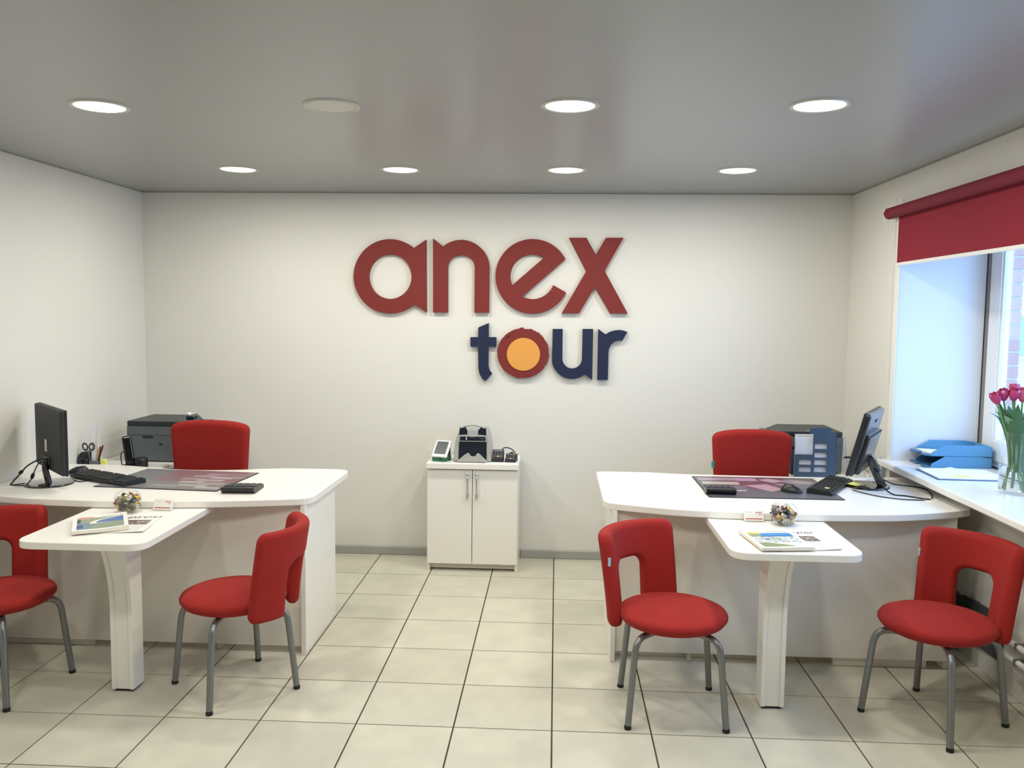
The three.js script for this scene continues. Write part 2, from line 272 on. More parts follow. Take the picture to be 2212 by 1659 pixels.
// ---------- chairs ----------
function fieldMesh(size, half, centre, sdf) {              // marching cubes of a signed distance, normals from its gradient
  const mc = new MarchingCubes(size, M.redFabric, false, false, 200000), h = size / 2;
  for (let k = 0; k < size; k++) for (let j = 0; j < size; j++) for (let i = 0; i < size; i++)
    mc.field[i + j * size + k * size * size] = -sdf(centre[0] + (i - h) / h * half, centre[1] + (j - h) / h * half, centre[2] + (k - h) / h * half);
  mc.isolation = 0; mc.update();
  const n = mc.count, p = new Float32Array(mc.positionArray.slice(0, n * 3)), nn = new Float32Array(n * 3), e = 0.001;
  for (let i = 0; i < n; i++) {
    const q = [0, 1, 2].map((c) => p[i * 3 + c] * half + centre[c]); p.set(q, i * 3);
    const g = [sdf(q[0] + e, q[1], q[2]) - sdf(q[0] - e, q[1], q[2]), sdf(q[0], q[1] + e, q[2]) - sdf(q[0], q[1] - e, q[2]), sdf(q[0], q[1], q[2] + e) - sdf(q[0], q[1], q[2] - e)], l = Math.hypot(...g) || 1;
    nn.set(g.map((v) => v / l), i * 3);
  }
  let g = new THREE.BufferGeometry(); g.setAttribute('position', new THREE.BufferAttribute(p, 3)); g.setAttribute('normal', new THREE.BufferAttribute(nn, 3));
  g = mergeVertices(g, 1e-5); return metres(g);
}
const rectSd = (x, y, cx, cy, hx, hy, r) => { const dx = Math.abs(x - cx) - hx + r, dy = Math.abs(y - cy) - hy + r; return Math.hypot(Math.max(dx, 0), Math.max(dy, 0)) + Math.min(Math.max(dx, dy), 0) - r; };
const backGeo = fieldMesh(112, 0.40, [0.14, 0.545, 0], (x, y, z) => {
  const lean = 0.224 + 0.05 * Math.pow(Math.max(0, (y - 0.36) / 0.39), 1.25);   // the shell opens towards the top
  const px = x - 0.03, phi = Math.atan2(z, px), s = phi * 0.25, t = Math.hypot(px, z) - lean;
  let d = rectSd(s / (1 - 0.15 * Math.max(0, Math.min(1, (y - 0.36) / 0.39))), y, 0, 0.556, 0.277, 0.198, 0.04);
  const hole = rectSd(s, y, 0, 0.40, 0.092, 0.198, 0.045);
  d = Math.max(d, -hole);
  const k = 0.026, a = d + k, b = Math.abs(t) - 0.03 + k;                       // soft, rounded padding
  return Math.hypot(Math.max(a, 0), Math.max(b, 0)) + Math.min(Math.max(a, b), 0) - k + (px < 0 ? 0.2 : 0);
});
const seatGeo = metres(lathe([[0, -0.038], [0.15, -0.038], [0.19, -0.034], [0.215, -0.022], [0.2285, -0.004], [0.229, 0.006], [0.222, 0.018], [0.20, 0.028], [0.16, 0.036], [0.10, 0.042], [0.05, 0.0445], [0, 0.045]], 64));
const legCurve = new THREE.CurvePath(); legCurve.add(new THREE.LineCurve3(V(0.03, 0.366, 0), V(0.175, 0.366, 0))); legCurve.add(new THREE.CubicBezierCurve3(V(0.175, 0.366, 0), V(0.222, 0.366, 0), V(0.238, 0.347, 0), V(0.245, 0.305, 0))); legCurve.add(new THREE.LineCurve3(V(0.245, 0.305, 0), V(0.279, 0.016, 0)));
const legGeo = new THREE.TubeGeometry(legCurve, 48, 0.0138, 14), capGeo = lathe([[0, 0], [0.0135, 0], [0.0146, 0.002], [0.0146, 0.013], [0.0136, 0.016]], 20).translate(0.280, 0, 0);
const hub = cyl(0.06, 0.06, 0.014, 0, 0.374, 0);
function visitorChair(label, x, z, back, legs) {           // angles measured in the floor plane from +x towards the viewer
  const c = thing('visitor_chair', label, 'chair', [x, 0, z], 0, 'red visitor chairs at the desks'), R = Math.PI / 180;
  part(c, 'seat', seatGeo, M.redFabric).position.y = 0.417;
  const b = part(c, 'backrest', backGeo, M.redFabric); b.rotation.y = -back * R;
  part(b, 'tag', rspan(-0.006, 0.006, -0.018, 0.018, -0.002, 0.004, 0.001).rotateY(-2.152).translate(0.03 + 0.258 * Math.cos(0.985), 0.64, -0.258 * Math.sin(0.985)), mat(0x9fc4dc, 0.5), 'small pale blue tag');
  part(c, 'mounting_plate', hub, M.rubber);
  for (let k = 0; k < 4; k++) { const l = part(c, 'leg', legGeo, M.steel); l.rotation.y = -(legs + 90 * k) * R; part(l, 'foot_cap', capGeo, M.rubber); }
}
visitorChair('red visitor chair seen from the side, right of the left visitor table', -1.413, -3.647, 0, 1);
visitorChair('red visitor chair left of the right visitor table, facing the viewer with an open backrest', 0.512, -3.572, -134, 45);
visitorChair('red visitor chair under the window sill', 1.601, -3.558, -32, 10);
visitorChair('red visitor chair cut off by the left edge of the photo', -2.437, -3.56, -130, 53);

function staffChair(label, x, z, w, tagSide) {
  const c = thing('office_chair', label, 'chair', [x, 0, z], 0, 'red office chairs behind the desks');
  const h = w / 2, s = new THREE.Shape();
  s.moveTo(-h + 0.03, 0.50); s.lineTo(h - 0.03, 0.50); s.lineTo(h, 0.95); s.bezierCurveTo(h + 0.002, 0.985, h - 0.02, 0.997, h - 0.05, 1.003); s.bezierCurveTo(h * 0.5, 1.024, -h * 0.5, 1.024, -h + 0.05, 1.003); s.bezierCurveTo(-h + 0.02, 0.997, -h - 0.002, 0.985, -h, 0.95); s.closePath();
  const b = part(c, 'backrest', metres(front(s, 0.075, 0.03, 16)), M.redFabric);
  if (tagSide) part(b, 'tag', rspan(-0.002, 0.014, 0.79, 0.83, -0.012, 0.0, 0.001).translate(-h - 0.001, 0, -0.012), mat(0x3f9c8e, 0.6), 'small green tag');
  part(c, 'seat', metres(rbox(0.47, 0.09, 0.46, 0.035, 0, 0.475, 0.18, 4)), M.redFabric);
  part(c, 'back_bar', rspan(-0.03, 0.03, 0.40, 0.6, -0.10, -0.075, 0.005), M.black);
  part(c, 'gas_column', cyl(0.025, 0.03, 0.34, 0, 0.27, 0.16), M.black);
  for (let k = 0; k < 5; k++) { const a = k * 1.2566; const f = part(c, 'base_arm', rbox(0.27, 0.03, 0.04, 0.01, 0.14, 0.09, 0).rotateY(a).translate(0, 0, 0.16), M.black); part(f, 'castor', cyl(0.03, 0.03, 0.03, 0, 0, 0, 20).rotateX(Math.PI / 2).translate(0.26, 0.031, 0).rotateY(a).translate(0, 0, 0.16), M.rubber); }
}
staffChair('red office chair behind the left desk', -2.075, -4.985, 0.478, false);
staffChair('red office chair behind the right desk, with a green tag', 1.155, -5.0, 0.462, true);

// ---------- cabinet between the desks ----------
{
  const c = thing('cabinet', 'white two-door cabinet under the sign', 'cabinet'), x0 = -0.822, x1 = -0.232, zf = -5.452, y1 = 0.675;
  part(c, 'top', rspan(x0 - 0.003, x1 + 0.003, y1, 0.715, ZB + 0.02, -5.412, 0.006), M.white);
  part(c, 'side_panel', rspan(x0, x0 + 0.018, 0, y1, ZB + 0.03, zf, 0.0015), M.white);
  part(c, 'side_panel', rspan(x1 - 0.018, x1, 0, y1, ZB + 0.03, zf, 0.0015), M.white);
  part(c, 'back_panel', span(x0 + 0.018, x1 - 0.018, 0.06, y1, ZB + 0.03, ZB + 0.04), M.carcass);
  part(c, 'bottom_shelf', span(x0 + 0.018, x1 - 0.018, 0.05, 0.068, ZB + 0.04, zf - 0.004), M.carcass);
  part(c, 'plinth', span(x0 + 0.018, x1 - 0.018, 0.008, 0.05, -5.50, -5.482), M.carcass);
  const xm = (x0 + x1) / 2;
  for (const [a, b, hx] of [[x0 + 0.002, xm - 0.002, xm - 0.030], [xm + 0.002, x1 - 0.002, xm + 0.030]]) {
    const d = part(c, 'door', rspan(a, b, 0.05, 0.668, zf + 0.001, zf + 0.017, 0.0015), M.white);
    const h = [ball(0.0105, 0.0105, 0.008, hx, 0.642, zf + 0.033), tube([[hx, 0.642, zf + 0.030], [hx, 0.615, zf + 0.040], [hx, 0.585, zf + 0.042], [hx, 0.54, zf + 0.040], [hx, 0.49, zf + 0.030]], 0.0052, 40, 12), ball(0.0075, 0.010, 0.006, hx, 0.617, zf + 0.041), ball(0.0085, 0.03, 0.006, hx, 0.503, zf + 0.033), cyl(0.005, 0.005, 0.02, 0, 0, 0, 12).rotateX(Math.PI / 2).translate(hx, 0.642, zf + 0.024), cyl(0.005, 0.005, 0.02, 0, 0, 0, 12).rotateX(Math.PI / 2).translate(hx, 0.49, zf + 0.024)];
    part(d, 'handle', h, M.chrome, 'chrome bow handle');
  }
}
const CT = 0.7155;
{
  const t = thing('customer_terminal', 'small white touch terminal with a grey screen on a green base', 'terminal', [-0.738, CT, -5.505], -0.30);
  part(t, 'base', rbox(0.094, 0.034, 0.10, 0.006, 0, 0.017, -0.005), mat(0x2f6b55, 0.4), 'green base');
  const f = part(t, 'frame', rbox(0.108, 0.128, 0.016, 0.006, 0, 0, 0), M.plastic); f.position.set(0.004, 0.077, 0.004); f.rotation.x = -0.72;
  part(f, 'screen', rbox(0.08, 0.096, 0.003, 0.001, 0, 0.004, 0.0085), mat(0x5b6062, 0.25), 'dark grey screen');
  part(t, 'rear_shell', new THREE.ExtrudeGeometry(poly([[-0.05, 0.034], [0.04, 0.034], [-0.045, 0.105]]), { depth: 0.085, bevelEnabled: false }).rotateY(-Math.PI / 2).translate(0.0425, 0, -0.003), M.black);
  part(t, 'port', box(0.014, 0.008, 0.002, 0.012, 0.017, 0.046), M.rubber);
}
{
  const b = thing('banknote_counter', 'silver banknote counting machine with dark front and carrying handle on the cabinet', 'counting machine', [-0.53, CT, -5.47]);
  const sil = (w, h) => { const s = new THREE.Shape(); s.moveTo(-w, 0); s.lineTo(w, 0); s.bezierCurveTo(w, h * 0.55, w * 0.93, h * 0.75, w * 0.72, h); s.lineTo(-w * 0.72, h); s.bezierCurveTo(-w * 0.93, h * 0.75, -w, h * 0.55, -w, 0); s.closePath(); return s; };
  part(b, 'shell', front(sil(0.121, 0.212), 0.19, 0.010).translate(0, 0, 0), M.silver);
  part(b, 'stacker_recess', front(poly([[-0.092, 0.016], [0.092, 0.016], [0.090, 0.132], [-0.088, 0.132]]), 0.006, 0.001).translate(0, 0, 0.004), M.navy, 'dark blue recess');
  const pl = new THREE.Shape(); pl.moveTo(-0.098, 0.004); pl.lineTo(0.098, 0.004); pl.lineTo(0.094, 0.012); pl.bezierCurveTo(0.07, 0.03, 0.05, 0.058, 0.034, 0.06); pl.bezierCurveTo(0.024, 0.06, 0.028, 0.038, 0.004, 0.038); pl.bezierCurveTo(-0.02, 0.038, -0.016, 0.06, -0.026, 0.06); pl.bezierCurveTo(-0.045, 0.058, -0.07, 0.03, -0.094, 0.012); pl.closePath();
  part(b, 'stacker_plate', front(pl, 0.022, 0.002).translate(0, 0, 0.026), M.silver, 'wavy silver plate');
  const cp = part(b, 'control_panel', front(rrect(0.180, 0.038, 0.004).clone(), 0.012, 0.002).translate(0.001, 0.154, 0.010), M.silver);
  part(cp, 'display', rbox(0.166, 0.028, 0.004, 0.002, 0.001, 0.154, 0.010), M.navy);
  part(cp, 'buttons', [ball(0.004, 0.004, 0.002, -0.040, 0.160, 0.0125), ball(0.004, 0.004, 0.002, -0.040, 0.150, 0.0125)], M.plastic);
  part(cp, 'key_marks', [[0.052, 0.157], [0.072, 0.157], [0.062, 0.148], [-0.01, 0.163], [0.008, 0.163]].map(([x, y]) => box(0.012, 0.0022, 0.001, x, y, 0.0125)), mat(0x8d9399, 0.5));
  part(b, 'centre_lip', front(poly([[-0.034, 0.178], [-0.022, 0.172], [0, 0.164], [0.022, 0.172], [0.034, 0.178], [0.034, 0.212], [-0.034, 0.212]]), 0.02, 0.002).translate(0.001, 0, 0.006), M.silver);
  for (const s of [-1, 1]) part(b, 'feeder_wing', front(poly(s < 0 ? [[-0.088, 0.176], [-0.036, 0.180], [-0.036, 0.208], [-0.050, 0.227], [-0.080, 0.218], [-0.084, 0.229]] : [[0.036, 0.180], [0.088, 0.176], [0.086, 0.229], [0.080, 0.218], [0.052, 0.227], [0.036, 0.208]]), 0.03, 0.001).translate(0, 0, 0.003), M.navy, 'dark feeder wing');
  part(b, 'handle', tube([[-0.085, 0.205, -0.03], [-0.06, 0.226, -0.03], [-0.03, 0.236, -0.03], [0, 0.239, -0.03], [0.03, 0.236, -0.03], [0.06, 0.226, -0.03], [0.085, 0.205, -0.03]], 0.0075, 40, 12), M.silver);
  part(b, 'foot_plate', span(-0.122, 0.122, 0, 0.003, -0.185, 0.002), M.black);
}
function pinpad(label, x, z, w, h, d, turn) {
  const t = thing('card_terminal', label, 'card terminal', [x, CT + 0.0015, z], turn, 'card terminals on the cabinet');
  const s = poly([[0, 0], [d, 0], [d * 0.98, h * 0.35], [d * 0.25, h], [0, h * 0.9]]);
  part(t, 'body', new THREE.ExtrudeGeometry(s, { depth: w - 0.006, bevelEnabled: true, bevelThickness: 0.003, bevelSize: 0.003, bevelSegments: 2, bevelOffset: -0.003 }).rotateY(-Math.PI / 2).translate(w / 2 - 0.003, 0, -d / 2), M.blackMatte);
  const a = Math.atan2(h * 0.65, d * 0.73), face = new THREE.Group(); face.name = 'face_panel'; face.position.set(0, h * 0.675, d * 0.115); face.rotation.x = -(Math.PI / 2 - a); t.add(face);
  const L = Math.hypot(h * 0.65, d * 0.73);
  part(face, 'display', box(w * 0.8, L * 0.17, 0.002, 0, L * 0.34, 0.001), mat(0x6d7478, 0.3), 'grey display');
  const key = new RoundedBoxGeometry(w * 0.2, L * 0.09, 0.003, 1, 0.001);
  for (let r = 0; r < 4; r++) for (let c = 0; c < 3; c++) { const k = part(face, 'key', key, r === 3 ? [mat(0xb8473a, 0.5), mat(0xe5dfa0, 0.5), mat(0x7f8b80, 0.5)][c] : mat(0x4d5358, 0.5)); k.position.set((c - 1) * w * 0.27, L * (0.16 - r * 0.155), 0.0015); }
}
pinpad('dark card terminal with keypad standing beside the counting machine', -0.366, -5.51, 0.074, 0.075, 0.075, 0.0);
pinpad('smaller dark card terminal at the right end of the cabinet', -0.281, -5.515, 0.070, 0.048, 0.09, -0.12);
single('terminal_cable', tube([[-0.345, 0.745, -5.57], [-0.34, 0.79, -5.58], [-0.31, 0.795, -5.585], [-0.28, 0.785, -5.58], [-0.262, 0.765, -5.575], [-0.26, 0.745, -5.57]], 0.0035, 40, 8), M.rubber, 'black cable looped between the two card terminals', 'cable');
single('plug_block', rbox(0.05, 0.022, 0.02, 0.004).rotateZ(0.45), M.rubber, 'black connector lying behind the card terminals', 'connector', [-0.295, 0.747, -5.60]);
single('paper_sheet', span(-0.445, -0.24, CT, CT + 0.0012, -5.565, -5.422), M.paper, 'white paper sheet under the card terminals', 'paper');

// ---------- printers ----------
function printer(label, x, z, mirror) {
  const p = thing('printer', label, 'printer', [x, 0.7305, z], 0, 'dark grey office printers');
  const w = 0.425, d = 0.36, h = 0.225;
  part(p, 'body', rbox(w, h, d, 0.012, 0, 0.004 + h / 2, -d / 2), M.printer);
  part(p, 'foot', span(-0.19, 0.19, 0, 0.008, -0.34, -0.02), M.black);
  const k = mirror;
  part(p, 'lid', slab(roundPoly([[-0.208, -0.004, 0.015], [0.208, -0.004, 0.015], ...(k > 0 ? [[0.208, 0.17, 0.01], [0.10, 0.36, 0.01], [-0.208, 0.36, 0.01]] : [[0.208, 0.36, 0.01], [-0.10, 0.36, 0.01], [-0.208, 0.17, 0.01]])]), 0.03, 0.006).translate(0, 0.226, 0), M.printerDark);
  part(p, 'side_cover', rbox(0.014, 0.075, d * 0.8, 0.004, k * -0.217, 0.18, -d / 2), M.printer);
  part(p, 'tray_grip', rbox(0.068, 0.016, 0.006, 0.003, -0.075, 0.157, 0), M.printerDark, 'recessed dark grip');
  part(p, 'tray_edge', [span(-0.2, 0.2, 0.168, 0.1695, -0.001, 0.0008)], M.printerDark);
  part(p, 'badge', rbox(0.02, 0.011, 0.003, 0.001, 0.005, 0.112, 0.0005), M.printerDark);
  return p;
}
printer('dark grey printer in the left corner', -2.455, -5.16, 1);
const prR = printer('dark grey printer in the right corner behind the file holder', 1.525, -5.21, -1);
part(prR, 'lid_mark', [0, 1, 2, 3, 4, 5, 6].map((k) => box(0.005, 0.0006, 0.009 + (k % 3) * 0.002, 0.005 + k * 0.0075, 0.2562, -0.05)), M.plastic, 'small white lettering');
{
  const c = thing('black_case', 'slim black case with a white round piece lying on the left printer', 'case', [-2.335, 0.9868, -5.36], 0.25);
  part(c, 'body', rbox(0.045, 0.022, 0.17, 0.008, 0, 0.011, 0), M.navy);
  part(c, 'cap', ball(0.014, 0.012, 0.014, -0.012, 0.026, 0.02), M.plastic, 'white round piece'); part(c, 'label', box(0.03, 0.001, 0.04, 0, 0.0225, -0.05), M.paper);
}
{
  const t = thing('cordless_phone', 'black cordless telephone standing in its cradle before the left printer', 'telephone', [-2.525, 0.7305, -4.955], 0.5);
  part(t, 'cradle', lathe([[0, 0], [0.036, 0], [0.039, 0.008], [0.038, 0.05], [0.032, 0.062], [0, 0.064]], 32).translate(0.045, 0, 0.02), M.black);
  part(t, 'base', rbox(0.11, 0.02, 0.08, 0.008, 0.0, 0.01, 0), M.black);
  const h = part(t, 'handset', rbox(0.055, 0.18, 0.032, 0.014, 0, 0.09, 0, 4), M.gloss); h.position.set(-0.012, 0.014, -0.004); h.rotation.set(-0.1, 0, 0.12);
  part(t, 'cord', tube([[-0.05, 0.10, -0.01], [-0.062, 0.09, -0.01], [-0.064, 0.05, -0.01], [-0.055, 0.015, -0.01], [-0.035, 0.01, 0]], 0.003, 32, 8), M.rubber);
}

// ---------- pens, scissors, ruler ----------
{
  const o = thing('desk_organizer', 'black and grey desk organizer holding pens beside the left wall', 'organizer', [-2.745, 0.7305, -4.93]);
  part(o, 'tape_dispenser', new THREE.ExtrudeGeometry(roundPoly([[-0.085, 0, 0.01], [-0.03, 0, 0.01], [-0.025, 0.06, 0.02], [-0.035, 0.10, 0.03], [-0.07, 0.095, 0.03], [-0.087, 0.06, 0.02]]), { depth: 0.05, bevelEnabled: true, bevelSize: 0.003, bevelThickness: 0.003, bevelSegments: 2 }).translate(0, 0, -0.02), M.black);
  part(o, 'tape_roll', new THREE.TorusGeometry(0.02, 0.008, 10, 28).translate(-0.05, 0.045, 0.035), M.gloss);
  part(o, 'cup', [span(-0.02, 0.04, 0, 0.048, 0.028, 0.032), span(-0.02, 0.04, 0, 0.048, -0.032, -0.028), span(-0.02, -0.016, 0, 0.048, -0.03, 0.03), span(0.036, 0.04, 0, 0.048, -0.03, 0.03), span(-0.02, 0.04, 0, 0.003, -0.03, 0.03)], mat(0x6d7276, 0.5));
  part(o, 'note_pad', rbox(0.032, 0.055, 0.03, 0.004, 0.060, 0.0275, 0.01), M.sticky, 'yellow note pad');
  const sc = thing('scissors', 'black-handled scissors standing in the desk organizer', 'scissors', [-2.772, 0.815, -4.91]);
  part(sc, 'handle', new THREE.TorusGeometry(0.017, 0.0045, 10, 32).scale(0.85, 1.15, 1).rotateZ(0.25).translate(-0.02, 0.045, 0), M.black);
  part(sc, 'handle', new THREE.TorusGeometry(0.017, 0.0045, 10, 32).scale(0.85, 1.15, 1).rotateZ(-0.12).translate(0.02, 0.045, 0), M.black);
  part(sc, 'blade', [box(0.008, 0.09, 0.003, -0.004, -0.02, 0).rotateZ(-0.15), box(0.008, 0.09, 0.003, 0.004, -0.02, 0.003).rotateZ(0.1)], M.steel);
}
const rulerTex = canvas(64, 512, (g, w, h) => { g.fillStyle = '#e9e9ee'; g.fillRect(0, 0, w, h); g.fillStyle = '#5b5b66'; for (let k = 0; k < 60; k++) g.fillRect(w - (k % 5 ? 10 : 20), 6 + k * 8.4, k % 5 ? 10 : 20, 2); g.font = '20px sans-serif'; g.save(); g.translate(34, 250); g.rotate(-Math.PI / 2); g.fillText('15', 0, 0); g.restore(); });
function ruler(label, x, y, z, tilt, len) { const o = single('ruler', new THREE.BoxGeometry(0.032, len, 0.002), mat(0xffffff, 0.3, { map: rulerTex }), label, 'ruler', [x, y, z]); o.rotation.z = tilt; }
ruler('clear plastic ruler standing in the desk organizer', -2.74, 0.87, -4.918, -0.04, 0.265);
function pen(label, x, y, z, tilt, color, len = 0.14) {
  const o = thing('pen', label, 'pen', [x, y, z]); o.rotation.z = tilt;
  part(o, 'barrel', cyl(0.0045, 0.0045, len * 0.8, 0, len * 0.4, 0, 12), mat(color, 0.4)); part(o, 'cap', lathe([[0.0052, 0], [0.0052, len * 0.22], [0.003, len * 0.27], [0, len * 0.27]], 12).translate(0, len * 0.74, 0), mat(color, 0.3));
}
pen('red pen in the desk organizer', -2.727, 0.736, -4.925, -0.16, 0xb03a2c, 0.127);
pen('dark violet pen in the desk organizer, leaning right', -2.727, 0.736, -4.915, -0.30, 0x2b2440, 0.138);
pen('yellow green highlighter in the desk organizer', -2.735, 0.736, -4.935, -0.05, 0xbfc45a, 0.112);
pen('black marker in the desk organizer, next to the scissors', -2.745, 0.736, -4.945, -0.02, 0x3a3f48, 0.122);

// ---------- things on the left desk ----------
const D0 = DT + 0.0004;
{
  const m = thing('monitor', 'black flat monitor seen from behind on the left desk', 'monitor', [-2.578, D0, -4.215], -Math.PI / 4);
  part(m, 'base', lathe([[0, 0], [0.112, 0], [0.116, 0.004], [0.112, 0.009], [0, 0.011]], 56).translate(0, 0, 0.012), M.gloss);
  part(m, 'neck', tube([[0.004, 0.008, 0.02], [0.002, 0.03, 0.024], [0, 0.07, 0.034], [0, 0.105, 0.036], [0, 0.13, 0.026]], 0.019, 30, 16).scale(1.15, 1, 0.8), M.gloss);
  const p = part(m, 'housing', rbox(0.49, 0.325, 0.028, 0.010, 0, 0.236, 0.0, 3), M.blackMatte);
  part(p, 'bezel', rbox(0.494, 0.329, 0.014, 0.005, 0, 0.236, -0.012), M.black); part(p, 'screen', box(0.462, 0.29, 0.002, 0, 0.240, -0.019), M.gloss);
  part(p, 'port_cover', rbox(0.12, 0.04, 0.012, 0.004, -0.01, 0.124, 0.016), M.black);
  part(p, 'sticker', box(0.038, 0.062, 0.001, -0.035, 0.196, 0.0145), mat(0xc9cdc8, 0.6), 'pale sticker');
}
const cord = (name, pts, r, label, seg = 64) => single(name, tube(pts, r, seg, 8), M.rubber, label, 'cable');
{
  const c = thing('monitor_cable', 'thick black cable arching from the left monitor to the desk grommet', 'cable');
  const pts = [[-2.575, 0.908, -4.19], [-2.604, 0.915, -4.175], [-2.673, 0.880, -4.165], [-2.704, 0.846, -4.162], [-2.735, 0.81, -4.155], [-2.752, 0.786, -4.145]];
  part(c, 'cord', tube(pts, 0.0038, 60, 10), M.rubber); part(c, 'ferrite_bead', rbox(0.022, 0.016, 0.016, 0.005).rotateZ(0.78).translate(-2.706, 0.847, -4.162), M.rubber);
  const e = thing('power_cable', 'thin black cable hanging from the left monitor with an oval bead', 'cable');
  part(e, 'cord', tube([[-2.578, 0.90, -4.18], [-2.61, 0.895, -4.165], [-2.628, 0.86, -4.155], [-2.64, 0.825, -4.15], [-2.665, 0.79, -4.14], [-2.72, 0.7855, -4.135], [-2.752, 0.786, -4.142]], 0.0028, 60, 8), M.rubber);
  part(e, 'ferrite_bead', ball(0.009, 0.018, 0.009, 0, 0, 0).rotateZ(-0.35).translate(-2.638, 0.832, -4.15), M.rubber);
}
cord('keyboard_cable', [[-2.745, 0.7835, -4.155], [-2.69, 0.7835, -4.22], [-2.60, 0.7835, -4.34], [-2.52, 0.7835, -4.31], [-2.46, 0.7835, -4.27], [-2.42, 0.785, -4.33]], 0.0026, 'thin black cable running behind the left monitor to the keyboard');
function deskMat(label, x, z, w, d, turn, patches) {
  const tex = canvas(1024, 800, (g, W, Hh) => { g.fillStyle = '#7d7478'; g.fillRect(0, 0, W, Hh); patches(g, W, Hh); });
  const o = thing('desk_mat', label, 'desk mat', [x, D0, z], turn);
  part(o, 'pad', rbox(w, 0.004, d, 0.002, 0, 0.002, 0), mat(0x34343a, 0.5));
  const g = new THREE.PlaneGeometry(w - 0.012, d - 0.012).rotateX(-Math.PI / 2).translate(0, 0.0043, 0);
  part(o, 'printed_sheet', g, phys(0xffffff, 0.32, { map: tex }));
}
deskMat('grey desk mat with overlapping rectangles on the left desk', -1.982, -4.385, 0.66, 0.50, -0.08, (g, W, h) => {
  const gr = (c, x, y, w, hh) => { g.fillStyle = c; g.fillRect(x * W, y * h, w * W, hh * h); };
  gr('#79777c', 0, 0, 1, 1); gr('#83696e', 0.30, 0, 0.7, 0.62); gr('#7e7a7d', 0, 0.62, 1, 0.38);
  for (const [x, y, w, hh, c] of [[.62, .14, .2, .1, '#9d8d94'], [.74, .12, .26, .09, '#8f7d84'], [.55, .26, .18, .1, '#a0939a'], [.72, .3, .2, .12, '#ad9ea6'], [.88, .26, .12, .12, '#988a90'], [.5, .42, .2, .1, '#98908f'], [.66, .46, .22, .1, '#a59b9f'], [.55, .58, .2, .1, '#a8a7a2'], [.74, .62, .2, .1, '#9b9a98'], [.6, .74, .24, .1, '#a3a5a0'], [.4, .8, .22, .09, '#94928f'], [.78, .84, .2, .08, '#aaa8a4'], [.1, .86, .2, .06, '#8c8a88']]) gr(c, x, y, w, hh);
});
deskMat('violet grey desk mat with pink and pale blocks on the right desk', 1.10, -4.50, 0.664, 0.545, 0, (g, W, h) => {
  const pg = (c, pts) => { g.fillStyle = c; g.beginPath(); pts.forEach(([x, y], i) => (i ? g.lineTo(x * W, y * h) : g.moveTo(x * W, y * h))); g.closePath(); g.fill(); };
  pg('#5f6068', [[0, 0], [1, 0], [1, 1], [0, 1]]); pg('#6d4f5c', [[.12, 0], [.75, 0], [.7, .6], [.28, .62]]); pg('#6f6a70', [[.75, 0], [1, 0], [1, .5], [.7, .5]]);
  for (const [x, y, w, hh, c] of [[.02, .07, .17, .14, '#a795a3'], [.18, .05, .17, .15, '#9a8f98'], [.34, .05, .17, .16, '#b391ab'], [.03, .27, .3, .14, '#b6aca5'], [.12, .46, .24, .2, '#6e6c78']]) pg(c, [[x, y], [x + w, y], [x + w, y + hh], [x, y + hh]]);
  pg('#b1a2ac', [[.52, .14], [.62, .06], [.75, .18], [.62, .28]]); pg('#9b8f9c', [[.66, .2], [.8, .08], [.96, .2], [.82, .32]]); pg('#8b8c96', [[.6, .34], [.76, .3], [.8, .45], [.68, .46]]); pg('#b4939f', [[.36, .44], [.55, .36], [.64, .6], [.52, .72]]); pg('#a89a94', [[.84, .12], [.98, .2], [.9, .34], [.78, .26]]); pg('#c0c2cc', [[.2, .68], [.33, .68], [.33, .72], [.2, .72]]);
});
function keyboard(label, x, y, z, turn, w, d, note) {
  const k = thing('keyboard', label, 'keyboard', [x, y, z], turn);
  const s = new THREE.ExtrudeGeometry(roundPoly([[-d / 2, 0, 0.003], [d / 2, 0, 0.003], [d / 2, 0.014, 0.004], [-d / 2, 0.024, 0.004]]), { depth: w, bevelEnabled: false }).rotateY(-Math.PI / 2).translate(w / 2, 0, 0);
  part(k, 'case', s, M.black);
  const keys = [], a = Math.atan2(0.010, d);
  for (let r = 0; r < 6; r++) for (let c = 0; c < 21; c++) { if (r === 0 && c % 5 === 4 || c === 15 && r > 0 || (r === 5 && c > 3 && c < 9) || c === 18 && r < 1) continue; const zz = -d / 2 + 0.014 + r * (d - 0.026) / 5.4; keys.push(box((w - 0.03) / 21 - 0.003, 0.007, (d - 0.02) / 6 - 0.003, -w / 2 + 0.018 + c * (w - 0.034) / 20.2, 0, 0).rotateX(a).translate(0, 0.0235 - (zz + d / 2) * 0.010 / d + 0.0015, zz)); }
  keys.push(box((w - 0.03) / 21 * 5.6, 0.007, (d - 0.02) / 6 - 0.003, -w / 2 + 0.018 + 6 * (w - 0.034) / 20.2, 0.0155, -d / 2 + 0.014 + 5 * (d - 0.026) / 5.4));
  part(k, 'keys', keys, M.blackMatte).userData.kind = 'stuff';
  if (note) part(k, 'note', box(0.026, 0.0008, 0.022, note[0], 0.0245, note[1]).rotateY(0.2), M.sticky, 'yellow sticky note');
}
keyboard('black keyboard lying across the mat corner on the left desk', -2.34, DT + 0.0052, -4.318, -0.48, 0.455, 0.125);
